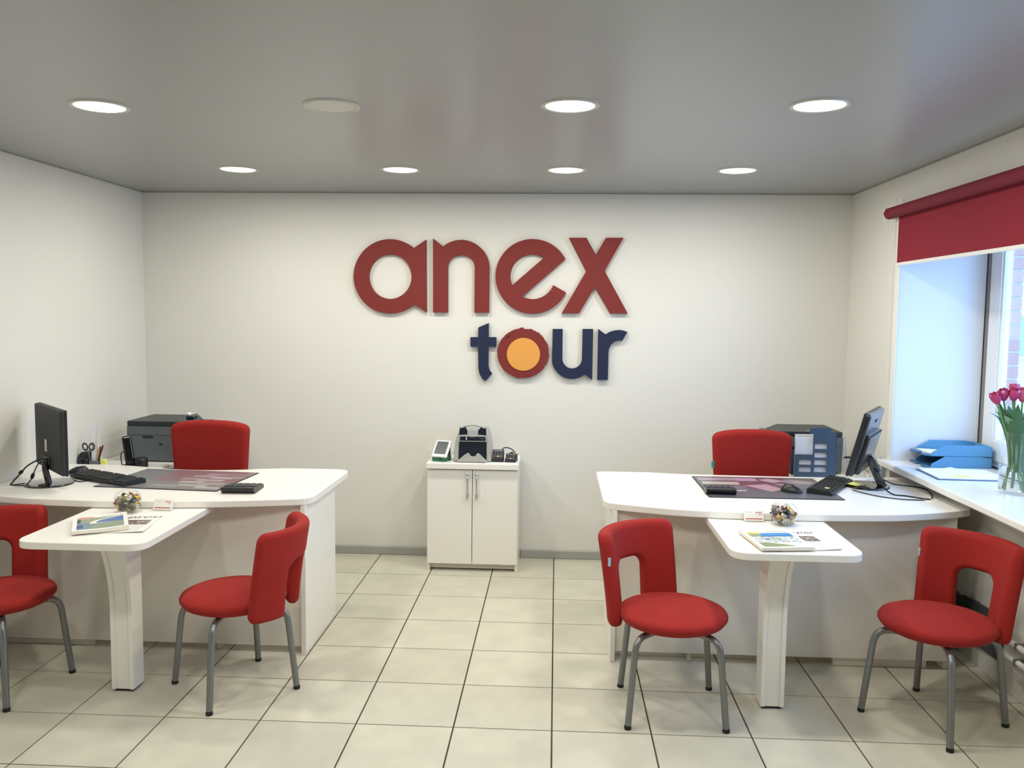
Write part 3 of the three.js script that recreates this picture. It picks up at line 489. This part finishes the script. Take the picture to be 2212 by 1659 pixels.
function mouse(label, x, y, z, turn) {
  const m = thing('computer_mouse', label, 'mouse', [x, y, z], turn);
  const s = ball(0.033, 0.036, 0.056, 0, 0, 0, 32), p = s.attributes.position;
  for (let i = 0; i < p.count; i++) { const yy = p.getY(i); p.setY(i, yy < 0 ? yy * 0.06 : yy * (1 - 0.25 * p.getZ(i) / 0.056)); }
  s.computeVertexNormals(); part(m, 'shell', s.translate(0, 0.0025, 0), M.black); part(m, 'scroll_wheel', cyl(0.009, 0.009, 0.006, 0, 0, 0, 20).rotateZ(Math.PI / 2).translate(0, 0.032, -0.022), M.steel); part(m, 'button_seam', box(0.0012, 0.004, 0.05, 0, 0.0365, -0.012), M.rubber);
}
mouse('black mouse beside the keyboard on the left desk', -2.60, DT + 0.0005, -4.50, -1.1);
function calculator(label, x, y, z, turn, w, d) {
  const c = thing('calculator', label, 'calculator', [x, y, z], turn);
  part(c, 'case', new THREE.ExtrudeGeometry(roundPoly([[-d / 2, 0, 0.002], [d / 2 - 0.02, 0, 0.002], [d / 2, 0.022, 0.002], [d / 2, 0.030, 0.002], [-d / 2, 0.014, 0.003]]), { depth: w, bevelEnabled: true, bevelSize: 0.002, bevelThickness: 0.002, bevelSegments: 2 }).rotateY(-Math.PI / 2).translate(w / 2, 0, 0), M.black);
  const key = new RoundedBoxGeometry(w / 5 - 0.006, 0.009, d / 8, 2, 0.002), tilt = Math.atan2(0.016, d), keyMat = mat(0x3d4148, 0.45);
  for (let r = 0; r < 5; r++) for (let k = 0; k < 5; k++) { const q = part(c, 'key', key, keyMat); const zz = -d / 2 + 0.018 + r * d / 7; q.position.set(-w / 2 + w / 10 + k * w / 5, 0.0165 + (zz + d / 2) * 0.016 / d, zz); q.rotation.x = -tilt; }
  part(c, 'display', box(w * 0.8, 0.002, d * 0.14, 0, 0, 0).rotateX(-tilt).translate(0, 0.029, d * 0.37), mat(0x59615c, 0.2));
}
calculator('black calculator at the right end of the left desk', -1.558, D0, -4.155, 0.06, 0.16, 0.175);

// ---------- things on the visitor tables ----------
const ET = 0.7455;
const candyMats = [mat(0xc9a24a, 0.28, { metalness: 0.6 }), mat(0x24262c, 0.3, { metalness: 0.3 }), mat(0xb9bab0, 0.25, { metalness: 0.6 }), mat(0x7f7a5a, 0.35, { metalness: 0.3 }), mat(0x8a5a2e, 0.35, { metalness: 0.4 })];
const candyGeo = [0, 1, 2].map((k) => { const b = new THREE.IcosahedronGeometry(0.0108 + k * 0.0012, 1), p = b.attributes.position; for (let i = 0; i < p.count; i++) { const q = 1 + 0.18 * Math.sin(p.getX(i) * 900 + k) * Math.cos(p.getZ(i) * 700); p.setXYZ(i, p.getX(i) * 1.25 * q, p.getY(i) * 0.85 * q, p.getZ(i) * q); } b.computeVertexNormals(); const f = (s) => new THREE.ConeGeometry(0.0075, 0.009, 6, 1).rotateZ(s * Math.PI / 2).translate(s * 0.0145, 0, 0).scale(1, 1, 0.5); return merge([b, f(1), f(-1)]); });
function bowl(label, x, z, sweets) {
  const R = 0.062, th = 0.0022, out = [], inn = [];
  for (let a = -62; a <= 58; a += 6) { const t = a * Math.PI / 180; out.push([R * Math.cos(t), R * 0.93 * Math.sin(t)]); inn.push([(R - th) * Math.cos(t), (R * 0.93 - th) * Math.sin(t)]); }
  const b = out[0][1];
  const pts = [[0, b - 0.001], [out[0][0], b - 0.001], ...out, ...inn.reverse(), [0, b + 0.004]].map(([r, y]) => [r, y - b + 0.001]);
  single('glass_bowl', lathe(pts, 56), M.glass, label, 'bowl', [x, ET, z], 0, 'round glass bowls of sweets');
  const c0 = -b + 0.001, spots = [];
  for (let k = 0; k < 4000 && spots.length < 58; k++) {
    const y = 0.014 + 0.062 * spots.length / 58 + (rnd() - 0.5) * 0.008, rr = Math.sqrt(Math.max(0, (R - 0.0155) ** 2 - ((y - c0) / 0.93) ** 2)), q = Math.sqrt(rnd()) * rr, a = rnd() * 6.283, p = [q * Math.cos(a), y, q * Math.sin(a)];
    if (spots.every((s) => Math.hypot(s[0] - p[0], s[1] - p[1], s[2] - p[2]) > 0.0135)) spots.push(p);
  }
  spots.forEach((p, k) => {
    const o = single('wrapped_sweet', candyGeo[k % 3], candyMats[k * 7 % 5], ['gold', 'black', 'silver', 'olive', 'brown'][k * 7 % 5] + ' ' + sweets, 'sweet', [x + p[0], ET + p[1], z + p[2]], rnd() * 6.28, sweets);
    o.rotation.z = (rnd() - 0.5) * 1.2;
  });
}
bowl('round glass bowl of wrapped sweets on the left visitor table', -1.963, -3.792, 'wrapped sweet in the glass bowl on the left visitor table');
bowl('round glass bowl of wrapped sweets on the right visitor table', 1.034, -3.846, 'wrapped sweet in the glass bowl on the right visitor table');
const cardTex = canvas(512, 288, (g, w, h) => {
  g.fillStyle = '#f3efe9'; g.fillRect(0, 0, w, h); g.fillStyle = '#b5332f'; g.fillRect(36, 226, w - 72, 26);
  g.font = 'bold 74px sans-serif'; g.textAlign = 'right'; g.fillText('anex', w - 42, 92); g.fillStyle = '#7a2a38'; g.font = 'bold 44px sans-serif'; g.fillText('tour', w - 42, 134);
  g.fillStyle = '#a9a49f'; for (let k = 0; k < 12; k++) g.fillRect(40 + k * 15, 54, 11, 12);
});
function cardHolder(label, x, z, turn) {
  const c = thing('card_holder', label, 'card holder', [x, ET, z], turn, 'business card holders');
  const lean = -0.42, g = (s) => s.rotateX(lean);
  part(c, 'holder', [g(rbox(0.098, 0.034, 0.002, 0.0008, 0, 0.019, 0.007)), g(rbox(0.098, 0.056, 0.002, 0.0008, 0, 0.03, -0.010)), rbox(0.098, 0.002, 0.04, 0.0008, 0, 0.001, 0.0)], phys(0xffffff, 0.02, { transmission: 1, thickness: 0, ior: 1.4 }));
  const cards = part(c, 'cards', rbox(0.089, 0.050, 0.008, 0.0006, 0, 0.030, -0.0035), M.paper); cards.rotation.x = lean;
  part(cards, 'top_card', new THREE.PlaneGeometry(0.089, 0.050).translate(0, 0.030, 0.0006 + 0.0002), mat(0xffffff, 0.6, { map: cardTex }));
}
cardHolder('business card holder on the left visitor table', -1.822, -3.835, 0.0);
cardHolder('business card holder on the right visitor table', 0.913, -3.884, 0.02);
function paperGeo(w, d, t, bend) {
  const g = new THREE.BoxGeometry(w, t, d, 16, 1, 16).translate(0, t / 2, 0), p = g.attributes.position;
  for (let i = 0; i < p.count; i++) p.setY(i, p.getY(i) + (p.getY(i) > t * 0.5 || t < 0.004 ? bend(p.getX(i) / w, p.getZ(i) / d) : 0));
  g.computeVertexNormals(); return g;
}
function cover(w, d, y, bend, tex) {
  const g = new THREE.PlaneGeometry(w, d, 16, 16).rotateX(-Math.PI / 2), p = g.attributes.position;
  for (let i = 0; i < p.count; i++) p.setY(i, y + bend(p.getX(i) / w, p.getZ(i) / d)); g.computeVertexNormals();
  return [g, phys(0xffffff, 0.35, { map: tex })];
}
const coast = (kind) => canvas(512, 680, (g, w, h) => {
  g.fillStyle = '#efece6'; g.fillRect(0, 0, w, h);
  const x0 = 40, y0 = 130, x1 = w - 40, y1 = h - 50, W = x1 - x0, Hh = y1 - y0; g.save(); g.beginPath(); g.rect(x0, y0, W, Hh); g.clip();
  if (kind) {
    g.fillStyle = '#3f8fd0'; g.fillRect(x0, y0, W, Hh * 0.3); g.fillStyle = '#2f74b4'; g.fillRect(x0, y0 + Hh * 0.16, W, Hh * 0.14); g.fillStyle = '#8c9a78'; g.fillRect(x0, y0, W * 0.26, Hh * 0.3); g.fillStyle = '#c3c6ba'; g.fillRect(x0, y0 + Hh * 0.28, W, Hh * 0.45);
    for (let k = 0; k < 160; k++) { const X = x0 + rnd() * W, Y = y0 + Hh * (0.28 + rnd() * 0.45), s = 10 + rnd() * 34; g.fillStyle = ['#e8ebf2', '#d5dbe6', '#7e8a86', '#a8ad9c', '#5d7f9e', '#f4f4f4'][k % 6]; g.fillRect(X, Y, s, s * 0.5); }
    g.fillStyle = '#4c5a9a'; g.fillRect(x0 + W * 0.24, y0 + Hh * 0.42, W * 0.12, Hh * 0.1);
    g.fillStyle = '#7f9166'; g.beginPath(); g.moveTo(x0, y0 + Hh * 0.68); g.quadraticCurveTo(x0 + W * 0.4, y0 + Hh * 0.72, x0 + W * 0.75, y1); g.lineTo(x0, y1); g.fill();
    for (let k = 0; k < 140; k++) { g.fillStyle = ['#66794f', '#8fa173', '#b9bfa0'][k % 3]; const X = rnd() * W * 0.6; g.fillRect(x0 + X, y0 + Hh * (0.72 + rnd() * 0.26) , 8, 5); }
  } else {
    g.fillStyle = '#8f9a80'; g.fillRect(x0, y0, W, Hh); g.fillStyle = '#6d8796'; g.fillRect(x0, y0 + Hh * 0.45, W * 0.45, Hh * 0.55);
    g.fillStyle = '#e9e3cf'; g.beginPath(); g.moveTo(x1, y0); g.quadraticCurveTo(x0 + W * 0.2, y0 + Hh * 0.2, x0 + W * 0.28, y0 + Hh * 0.55); g.lineTo(x0 + W * 0.6, y0 + Hh * 0.5); g.closePath(); g.fill();
    g.fillStyle = '#4f6fb0'; g.beginPath(); g.moveTo(x1, y0 + 20); g.quadraticCurveTo(x0 + W * 0.35, y0 + Hh * 0.22, x0 + W * 0.42, y0 + Hh * 0.5); g.quadraticCurveTo(x0 + W * 0.8, y0 + Hh * 0.45, x1, y0 + Hh * 0.5); g.fill();
    g.fillStyle = '#86967c'; g.beginPath(); g.moveTo(x0 + W * 0.4, y0 + Hh * 0.6); g.quadraticCurveTo(x0 + W * 0.8, y0 + Hh * 0.42, x1, y0 + Hh * 0.5); g.lineTo(x1, y1); g.lineTo(x0 + W * 0.2, y1); g.fill(); g.fillStyle = '#1f4486'; g.fillRect(x0, y0 + Hh * 0.6, W * 0.13, Hh * 0.3); g.fillStyle = '#2c3a30'; g.fillRect(x0, y0 + Hh * 0.12, W * 0.08, Hh * 0.3);
    for (let k = 0; k < 200; k++) { g.fillStyle = ['#7b8c74', '#93a28a', '#778f97'][k % 3]; g.fillRect(x0 + rnd() * W, y0 + Hh * (0.55 + rnd() * 0.45), 9, 4); }
  }
  g.restore(); g.fillStyle = kind ? '#eecb6e' : '#e08d86'; g.beginPath(); g.ellipse(x0 + 78, y0 - 12, 82, 40, 0, 0, 7); g.fill();
  g.fillStyle = '#77757a'; for (let k = 0; k < 9; k++) g.fillRect(w * 0.52 + k * 17, 74, 11, 22); g.fillRect(w * 0.86, 66, 18, 26);
});
const newsTex = canvas(512, 640, (g, w, h) => {
  g.fillStyle = '#f1efea'; g.fillRect(0, 0, w, h); g.fillStyle = '#2b282a'; g.font = 'italic bold 118px serif'; g.fillText('express', 70, 128); g.fillRect(40, 168, w - 80, 4);
  g.fillStyle = '#7a6d66'; g.fillRect(60, 200, w - 110, 180); for (let k = 0; k < 90; k++) { g.fillStyle = ['#3c3532', '#a5978c', '#c9bcb0', '#5e4c46'][k % 4]; g.fillRect(60 + rnd() * (w - 150), 200 + rnd() * 160, 12 + rnd() * 34, 8 + rnd() * 18); }
  g.fillStyle = '#a9a6a2'; for (let r = 0; r < 9; r++) for (let c = 0; c < 3; c++) g.fillRect(50 + c * 142, 410 + r * 22, 122, 7);
});
function reading(label, cat, x, y, z, turn, w, d, t, bend, tex, name) {
  const o = thing(name, label, cat, [x, y, z], turn);
  part(o, 'pages', paperGeo(w, d, t, bend), mat(0xe6dfcf, 0.8)); const [g, m] = cover(w, d, t + 0.0006, bend, tex); part(o, 'cover', g, m);
}
const flat = (u, v) => 0.001 * Math.sin(u * 5) * (v + 0.5), curl = (u, v) => 0.012 * Math.max(0, u + 0.1) ** 2 + 0.016 * Math.max(0, u - 0.1) * Math.max(0, v), lift = (u, v) => 0.016 * Math.max(0, u) * Math.max(0, v);
reading('newspaper lying under the magazine on the left visitor table', 'newspaper', -1.868, ET, -3.575, 0.17, 0.25, 0.31, 0.003, lift, newsTex, 'newspaper');
reading('magazine with a coast photo and a pink oval on the left visitor table', 'magazine', -1.952, ET + 0.0062, -3.535, 0.50, 0.215, 0.285, 0.012, curl, coast(0), 'magazine');
reading('newspaper lying under the magazine on the right visitor table', 'newspaper', 1.012, ET, -3.568, 0.16, 0.25, 0.31, 0.003, lift, newsTex, 'newspaper');
reading('magazine with a white seaside town and a yellow oval on the right visitor table', 'magazine', 0.918, ET + 0.0062, -3.53, 0.12, 0.215, 0.285, 0.011, flat, coast(1), 'magazine');

// ---------- things on the right desk ----------
{
  const m = thing('monitor', 'black monitor with a blue sheen leaning back on the right desk by the window', 'monitor', [1.655, D0, -4.605], 1.065);
  part(m, 'base', lathe([[0, 0], [0.118, 0], [0.122, 0.004], [0.116, 0.010], [0, 0.013]], 56).scale(1, 1, 0.92).translate(0, 0, 0.015), M.gloss);
  const a = new THREE.ExtrudeGeometry(roundPoly([[0.085, 0.006, 0.004], [0.115, 0.006, 0.006], [0.045, 0.17, 0.012], [0.015, 0.165, 0.01]]), { depth: 0.05, bevelEnabled: true, bevelSize: 0.004, bevelThickness: 0.004, bevelSegments: 3 }).rotateY(-Math.PI / 2).translate(0.025, 0, -0.01);
  part(m, 'stand_arm', a, M.gloss);
  const h = part(m, 'housing', rbox(0.435, 0.335, 0.034, 0.013, 0, 0, 0, 4), M.shell); h.position.set(0, 0.245, 0.0); h.rotation.x = 0.24;
  part(h, 'rear_bulge', rbox(0.36, 0.215, 0.03, 0.012, 0, -0.05, 0.024, 4), M.shell); part(h, 'vent_slot', rbox(0.32, 0.012, 0.006, 0.002, 0, 0.052, 0.037), M.rubber);
  part(h, 'bezel', rbox(0.44, 0.34, 0.016, 0.006, 0, 0, -0.012), M.black); part(h, 'screen', box(0.41, 0.31, 0.002, 0, 0.004, -0.0205), M.gloss);
  part(h, 'emblem', [[-0.03, 0.012], [-0.012, 0.010], [0.006, 0.012], [0.024, 0.010]].map(([x, w]) => new THREE.TorusGeometry(0.007, 0.002, 6, 16).scale(w / 0.012, 1, 0.4).translate(x, 0.118, 0.0172)), M.rubber, 'dark maker mark');
  single('sticky_note', paperGeo(0.07, 0.07, 0.001, (u, v) => 0.02 * u * u), M.sticky, 'yellow sticky note curling on the base of the right monitor', 'note', [1.585, DT + 0.0128, -4.575], 0.5);
}
keyboard('black keyboard set slantwise before the right monitor, with a yellow note on it', 1.452, DT + 0.0052, -4.525, 1.03, 0.45, 0.125, [-0.155, -0.01]);
mouse('black mouse on the violet desk mat of the right desk', 1.212, DT + 0.0048, -4.385, 0.95);
calculator('black calculator on the violet desk mat of the right desk', 0.842, DT + 0.0048, -4.355, -0.06, 0.145, 0.17);
cord('power_cable', [[1.72, 0.83, -4.60], [1.79, 0.80, -4.66], [1.83, 0.7835, -4.66], [1.90, 0.7835, -4.61], [1.945, 0.7835, -4.56], [1.925, 0.7835, -4.42], [1.875, 0.7835, -4.29]], 0.0032, 'black cable curving round the outer side of the right desk to its grommet');
cord('monitor_cable', [[1.685, 0.90, -4.575], [1.68, 0.85, -4.50], [1.70, 0.80, -4.43], [1.725, 0.7835, -4.375], [1.77, 0.7835, -4.355], [1.82, 0.7835, -4.31], [1.862, 0.784, -4.275]], 0.0036, 'thick black cable dropping from the right monitor to the desk grommet');
cord('keyboard_cable', [[1.545, 0.787, -4.47], [1.575, 0.7835, -4.42], [1.63, 0.7835, -4.33], [1.72, 0.7835, -4.27], [1.80, 0.7835, -4.262], [1.86, 0.784, -4.27]], 0.0026, 'thin black cable from the keyboard across the right desk to its grommet');
{
  const f = thing('file_holder', 'blue grey magazine file with slotted sides before the right printer', 'file holder', [1.52, 0.7305, -5.02]);
  const side = () => { const s = roundPoly([[-0.12, 0, 0.004], [0.12, 0, 0.004], [0.107, 0.285, 0.016], [-0.018, 0.282, 0.016], [-0.018, 0.148, 0.006], [-0.12, 0.148, 0.006]]); const hole = (x0, x1, y0, y1) => s.holes.push(new THREE.Path([[x0, y0], [x1, y0], [x1, y1], [x0, y1]].map((p) => new THREE.Vector2(...p)))); for (const y of [0.045, 0.088]) hole(-0.095, -0.026, y, y + 0.028); for (const y of [0.045, 0.088, 0.131, 0.182]) hole(-0.008, 0.062, y, y + 0.03); return s; };
  part(f, 'front_side', front(side(), 0.003, 0.0005).translate(0, 0, 0.002), M.file); part(f, 'back_side', front(side(), 0.003, 0.0005).translate(0, 0.012, -0.075), M.file);
  part(f, 'spine', span(0.113, 0.117, 0, 0.27, -0.077, -0.002), M.file); part(f, 'bottom', span(-0.118, 0.117, 0, 0.004, -0.077, -0.002), M.file);
  const doc = (label, x0, x1, y1, z, c) => single('document', span(x0, x1, 0.736, y1, z, z + 0.012), mat(c, 0.8), label, 'document');
  doc('white documents in the front of the blue grey file holder', 1.405, 1.59, 0.975, -5.045, 0xdfe3ee); doc('tall pale document at the back of the blue grey file holder', 1.412, 1.60, 0.99, -5.075, 0xd9d6cf);
}
cord('printer_cable', [[1.742, 0.835, -5.2], [1.775, 0.838, -5.19], [1.80, 0.82, -5.16], [1.812, 0.79, -5.13], [1.814, 0.768, -5.12]], 0.006, 'black power cable hanging from the side of the right printer');
single('plug_socket', rbox(0.04, 0.045, 0.04, 0.005), M.plastic, 'white socket block standing beside the right printer', 'socket', [1.815, 0.7535, -5.12]);
{
  const c = thing('pen_cup', 'clear pen cup behind the right monitor', 'pen cup', [1.885, 0.7305, -5.06]);
  part(c, 'cup', lathe([[0, 0], [0.036, 0], [0.038, 0.09], [0.036, 0.09], [0.034, 0.004], [0, 0.004]], 32), phys(0xf4f6f8, 0.05, { transmission: 1, thickness: 0.002, ior: 1.4 }));
}
pen('black pen in the clear pen cup by the window', 1.880, 0.736, -5.05, -0.16, 0x15171a, 0.125); pen('red pen in the clear pen cup by the window', 1.872, 0.736, -5.055, -0.02, 0xb23a30, 0.1);
{ const o = single('ruler', new THREE.BoxGeometry(0.03, 0.2, 0.002), mat(0xffffff, 0.3, { map: rulerTex }), 'white ruler leaning on the wall behind the right monitor', 'ruler', [1.775, 0.86, -5.30]); o.rotation.z = 0.12; }

// ---------- things on the window sill ----------
function letterTray(label, y) {
  const t = thing('letter_tray', label, 'tray', [2.22, y, -4.862], 0, 'blue letter trays on the window sill'), w = 0.34, d = 0.2;
  part(t, 'bottom', rspan(-w / 2, w / 2, 0, 0.004, -d / 2, d / 2, 0.0015), M.trayDark);
  const wall = () => poly([[-w / 2 + 0.012, 0.0], [w / 2, 0], [w / 2, 0.055], [w / 2 - 0.06, 0.062], [-w / 2 + 0.09, 0.062], [-w / 2 + 0.02, 0.022]]);
  part(t, 'front_wall', front(wall(), 0.003).translate(0, 0, d / 2), M.tray); part(t, 'back_wall', front(wall(), 0.003).translate(0, 0, -d / 2 + 0.003), M.tray);
  part(t, 'end_wall', rspan(w / 2 - 0.003, w / 2, 0, 0.055, -d / 2, d / 2, 0.001), M.tray);
  part(t, 'lip', rbox(0.03, 0.01, d * 0.45, 0.004, -w / 2 - 0.006, 0.006, -d * 0.27), M.trayDark); part(t, 'lip', rbox(0.03, 0.01, d * 0.25, 0.004, -w / 2 - 0.006, 0.006, d * 0.36), M.trayDark);
  return t;
}
const S0 = SILL + 0.0005;
letterTray('lower of the two stacked blue letter trays on the window sill', S0); letterTray('upper of the two stacked blue letter trays on the window sill', S0 + 0.063);
single('paper_stack', paperGeo(0.25, 0.17, 0.006, (u, v) => 0.006 * Math.max(0, -u) * 2), M.paper, 'white papers in the upper blue letter tray', 'paper', [2.185, S0 + 0.0675, -4.862], 0.03);
{
  const p = thing('document_folder', 'white papers on a blue-edged folder lying on the window sill', 'papers', [2.13, S0, -4.54], -0.04);
  part(p, 'folder', rbox(0.36, 0.003, 0.30, 0.001, 0, 0.0015, 0), mat(0x2f5f8f, 0.5)); part(p, 'sheets', paperGeo(0.345, 0.285, 0.005, (u, v) => (v < -0.3 ? 0.05 * Math.max(0, -v - 0.3) * Math.exp(-(((u + 0.02) / 0.09) ** 2)) : 0)).translate(0.004, 0.003, 0), M.paper); part(p, 'note', box(0.07, 0.0008, 0.05, -0.03, 0.0085, 0.07), M.sticky, 'yellow note');
}
{
  const vx = 2.168, vz = -4.095, R = 0.074, hV = 0.292;
  single('glass_vase', lathe([[0, 0.001], [R - 0.003, 0.001], [R, 0.004], [R, hV], [R - 0.0015, hV + 0.0015], [R - 0.003, hV], [R - 0.003, 0.016], [0, 0.014]], 64), M.glass, 'tall clear glass vase of tulips on the window sill', 'vase', [vx, S0, vz]);
  single('vase_water', lathe([[0, 0.0165], [R - 0.0045, 0.0175], [R - 0.0045, 0.125], [0, 0.125]], 48), M.water, 'clear water standing in the tulip vase', 'water', [vx, S0, vz]);
  const petalMats = [phys(0xc23b6e, 0.5), phys(0xd0557e, 0.5), phys(0xb5305f, 0.5)], rim = phys(0xe9a7b8, 0.5);
  const petal = (s) => {
    const g = new THREE.PlaneGeometry(1, 1, 8, 12), p = g.attributes.position;
    for (let i = 0; i < p.count; i++) {
      const y = p.getY(i) + 0.5, a = p.getX(i) * 2.5 * Math.pow(Math.max(0.02, 1 - Math.pow(y, 3.2)), 0.75), k = 0.0225 * s * Math.pow(Math.sin(Math.PI * (0.08 + 0.64 * y)), 0.62) * (1 + 0.12 * y * Math.abs(p.getX(i)));
      p.setXYZ(i, k * Math.cos(a), y * 0.056 * (0.97 + 0.05 * s), k * Math.sin(a));
    }
    g.computeVertexNormals(); return g;
  };
  const inner = petal(0.88), outer = petal(1.02);
  for (const m of petalMats) m.side = THREE.DoubleSide; rim.side = THREE.DoubleSide;
  function blade(pts, w) {
    const c = new THREE.CatmullRomCurve3(pts.map((p) => V(...p))), n = 14, pos = [], idx = [], out = V(pts[pts.length - 1][0] - vx, 0, pts[pts.length - 1][2] - vz).normalize(), side = V(-out.z, 0, out.x);
    for (let i = 0; i <= n; i++) { const t = i / n, q = c.getPoint(t), ww = w * Math.sin(Math.PI * Math.min(1, 0.12 + t * 0.88)) ** 0.8; for (const s of [-1, 0, 1]) pos.push(q.x + side.x * ww * s - out.x * 0.25 * ww * Math.abs(s), q.y + 0.1 * ww * Math.abs(s), q.z + side.z * ww * s - out.z * 0.25 * ww * Math.abs(s)); if (i < n) for (const k of [0, 1]) { const a = i * 3 + k; idx.push(a, a + 1, a + 3, a + 1, a + 4, a + 3); } }
    const g = new THREE.BufferGeometry(); g.setAttribute('position', new THREE.Float32BufferAttribute(pos, 3)); g.setIndex(idx); g.computeVertexNormals(); return g;
  }
  const flowers = [[2.058, 1.288, -4.075, 'pink tulip hanging farthest left in the glass vase'], [2.095, 1.302, -4.10, 'pink tulip second from the left in the glass vase'], [2.122, 1.305, -4.07, 'pink tulip third from the left in the glass vase, leaning to the viewer'], [2.158, 1.322, -4.13, 'pink tulip standing highest in the glass vase'], [2.160, 1.300, -4.06, 'pink tulip right of the gap in the bouquet'], [2.192, 1.308, -4.12, 'pink tulip on the window side of the vase'], [2.19, 1.288, -4.05, 'pink tulip at the right edge of the photo'], [2.235, 1.302, -4.09, 'pink tulip beyond the right edge of the photo']];
  flowers.forEach(([x, y, z, label], k) => {
    const t = thing('tulip', label, 'tulip', [0, 0, 0], 0, 'tulips in the glass vase');
    const a = k * 0.9 + 0.5, bx = vx + 0.038 * Math.cos(a), bz = vz + 0.038 * Math.sin(a), nx = vx + (x - vx) * 0.45, nz = vz + (z - vz) * 0.45;
    part(t, 'stem', tube([[bx, S0 + 0.022 + (k % 3) * 0.006, bz], [bx * 0.6 + nx * 0.4, S0 + 0.12, bz * 0.6 + nz * 0.4], [nx, S0 + 0.27, nz], [x * 0.75 + nx * 0.25, y - 0.05, z * 0.75 + nz * 0.25], [x, y, z]], 0.0042, 40, 8), M.stem);
    const head = new THREE.Group(); head.name = 'flower'; head.position.set(x, y - 0.003, z); head.rotation.set((z - vz) * 3, k, -(x - vx) * 4); t.add(head);
    for (let q = 0; q < 3; q++) { const o = part(head, 'petal', outer, petalMats[(k + q) % 3]); o.rotation.y = q * 2.094; const i2 = part(head, 'petal', inner, q === 1 ? rim : petalMats[(k + q + 1) % 3]); i2.rotation.y = q * 2.094 + 1.05; }
    for (const s of [0, 1, 2]) {
      const b = a + s * 2.2 - 0.6, rx = Math.cos(b), rz = Math.sin(b), reach = 0.05 + 0.03 * ((k * 3 + s) % 4) / 3;
      part(t, 'leaf', blade([[vx + rx * 0.03, S0 + 0.10, vz + rz * 0.03], [vx + rx * 0.042, S0 + 0.22, vz + rz * 0.042], [vx + rx * (0.05 + reach * 0.5), S0 + 0.345, vz + rz * (0.05 + reach * 0.45)], [vx + rx * (0.055 + reach), S0 + 0.375 + 0.03 * ((k + s) % 3), vz + rz * (0.055 + reach)]], 0.025), (k + s) % 3 === 0 ? M.leafPale : M.leaf);
    }
  });
}

// ---------- roller blind ----------
{
  const b = thing('roller_blind', 'crimson roller blind half lowered over the window', 'blind'), z0 = -4.995, z1 = -2.23, x = 1.885, y = 2.268;
  part(b, 'tube', cyl(0.032, 0.032, z1 - z0 + 0.06, 0, 0, 0, 40).rotateX(Math.PI / 2).translate(x, y, (z0 + z1) / 2 - 0.02), M.blindTube);
  part(b, 'fabric', [span(x + 0.0285, x + 0.030, 1.985, y, z0 + 0.02, z1)], M.blind);
  part(b, 'bottom_rail', rspan(x + 0.022, x + 0.036, 1.968, 1.987, z0 + 0.016, z1 + 0.004, 0.004), M.plastic);
  for (const z of [z0 - 0.052, z1 + 0.012]) part(b, 'bracket', rspan(x - 0.03, XR, y - 0.032, y + 0.032, z, z + 0.006, 0.003), M.plastic);
  part(b, 'guide_edge', rspan(x + 0.026, x + 0.034, 1.985, y, z0 + 0.014, z0 + 0.02, 0.001), M.plastic);
  part(b, 'pull_chain', [tube([[x - 0.01, y, z0 - 0.056], [x + 0.02, y - 0.3, z0 - 0.056], [x + 0.03, 1.30, z0 - 0.05]], 0.0012, 30, 6), tube([[x - 0.03, y, z0 - 0.056], [x + 0.01, y - 0.3, z0 - 0.03], [x + 0.03, 1.30, z0 - 0.045]], 0.0012, 30, 6)], M.plastic);
}

// ---------- under the sill ----------
{
  const pts = [[-4.55, 0.10], [-3.905, 0.112]], top = []; for (let k = 0; k <= 24; k++) top.push([-3.905 - k * 0.645 / 24, 0.325 - k * 0.0018 + (rnd() - 0.5) * 0.014]);
  const s = poly([...pts, ...top].map(([z, y]) => [-z, y]));
  single('rough_panel', new THREE.ExtrudeGeometry(s, { depth: 0.012, bevelEnabled: false }).rotateY(Math.PI / 2).translate(NICHE - 0.012, 0, 0), mat(0x4a5154, 0.9), 'dark grey panel with a ragged top edge on the wall behind the window-side chair', 'panel');
}
for (const [y, label] of [[0.262, 'upper white heating pipe low on the wall under the window sill'], [0.192, 'lower white heating pipe low on the wall under the window sill']]) {
  const p = thing('heating_pipe', label, 'pipe', [0, 0, 0], 0, 'heating pipes under the window');
  part(p, 'tube', cyl(0.0125, 0.0125, 0.75, 0, 0, 0, 20).rotateX(Math.PI / 2).translate(2.02, y, -3.47), M.plastic);
  part(p, 'clamp', rspan(2.004, NICHE, y - 0.016, y + 0.016, -3.72, -3.705, 0.003), M.steel); part(p, 'clamp', rspan(2.004, NICHE, y - 0.016, y + 0.016, -3.25, -3.235, 0.003), M.steel);
}

// ---------- outside the window ----------
struct('ground', metres(span(OUT, 40, -1.3, -1.0, -45, 25)), mat(0xcfd3d6, 0.95));
{
  const b = thing('apartment_building', 'pale building far across the street seen through the window', 'building', [24, -1, -30], -0.55);
  part(b, 'wall', span(-12, 12, 0, 16, -5, 0), mat(0xd9dde2, 0.9));
  for (let r = 0; r < 5; r++) for (let c = 0; c < 8; c++) { const w = part(b, 'window', frameLike(-10.4 + c * 2.9, 1.2 + r * 3), M.plastic); part(w, 'pane', box(1.3, 1.5, 0.04, -9.7 + c * 2.9 , 2 + r * 3, 0.03), mat(0x9fb2c2, 0.15)); }
  part(b, 'roof', span(-12.4, 12.4, 16, 16.5, -5.4, 0.4), mat(0xb9c0c8, 0.9));
}
function frameLike(x, y) { return [box(1.4, 0.08, 0.1, x + 0.7, y, 0.05), box(1.4, 0.08, 0.1, x + 0.7, y + 1.6, 0.05), box(0.08, 1.6, 0.1, x, y + 0.8, 0.05), box(0.08, 1.6, 0.1, x + 1.4, y + 0.8, 0.05)]; }

renderer.render(scene, camera);
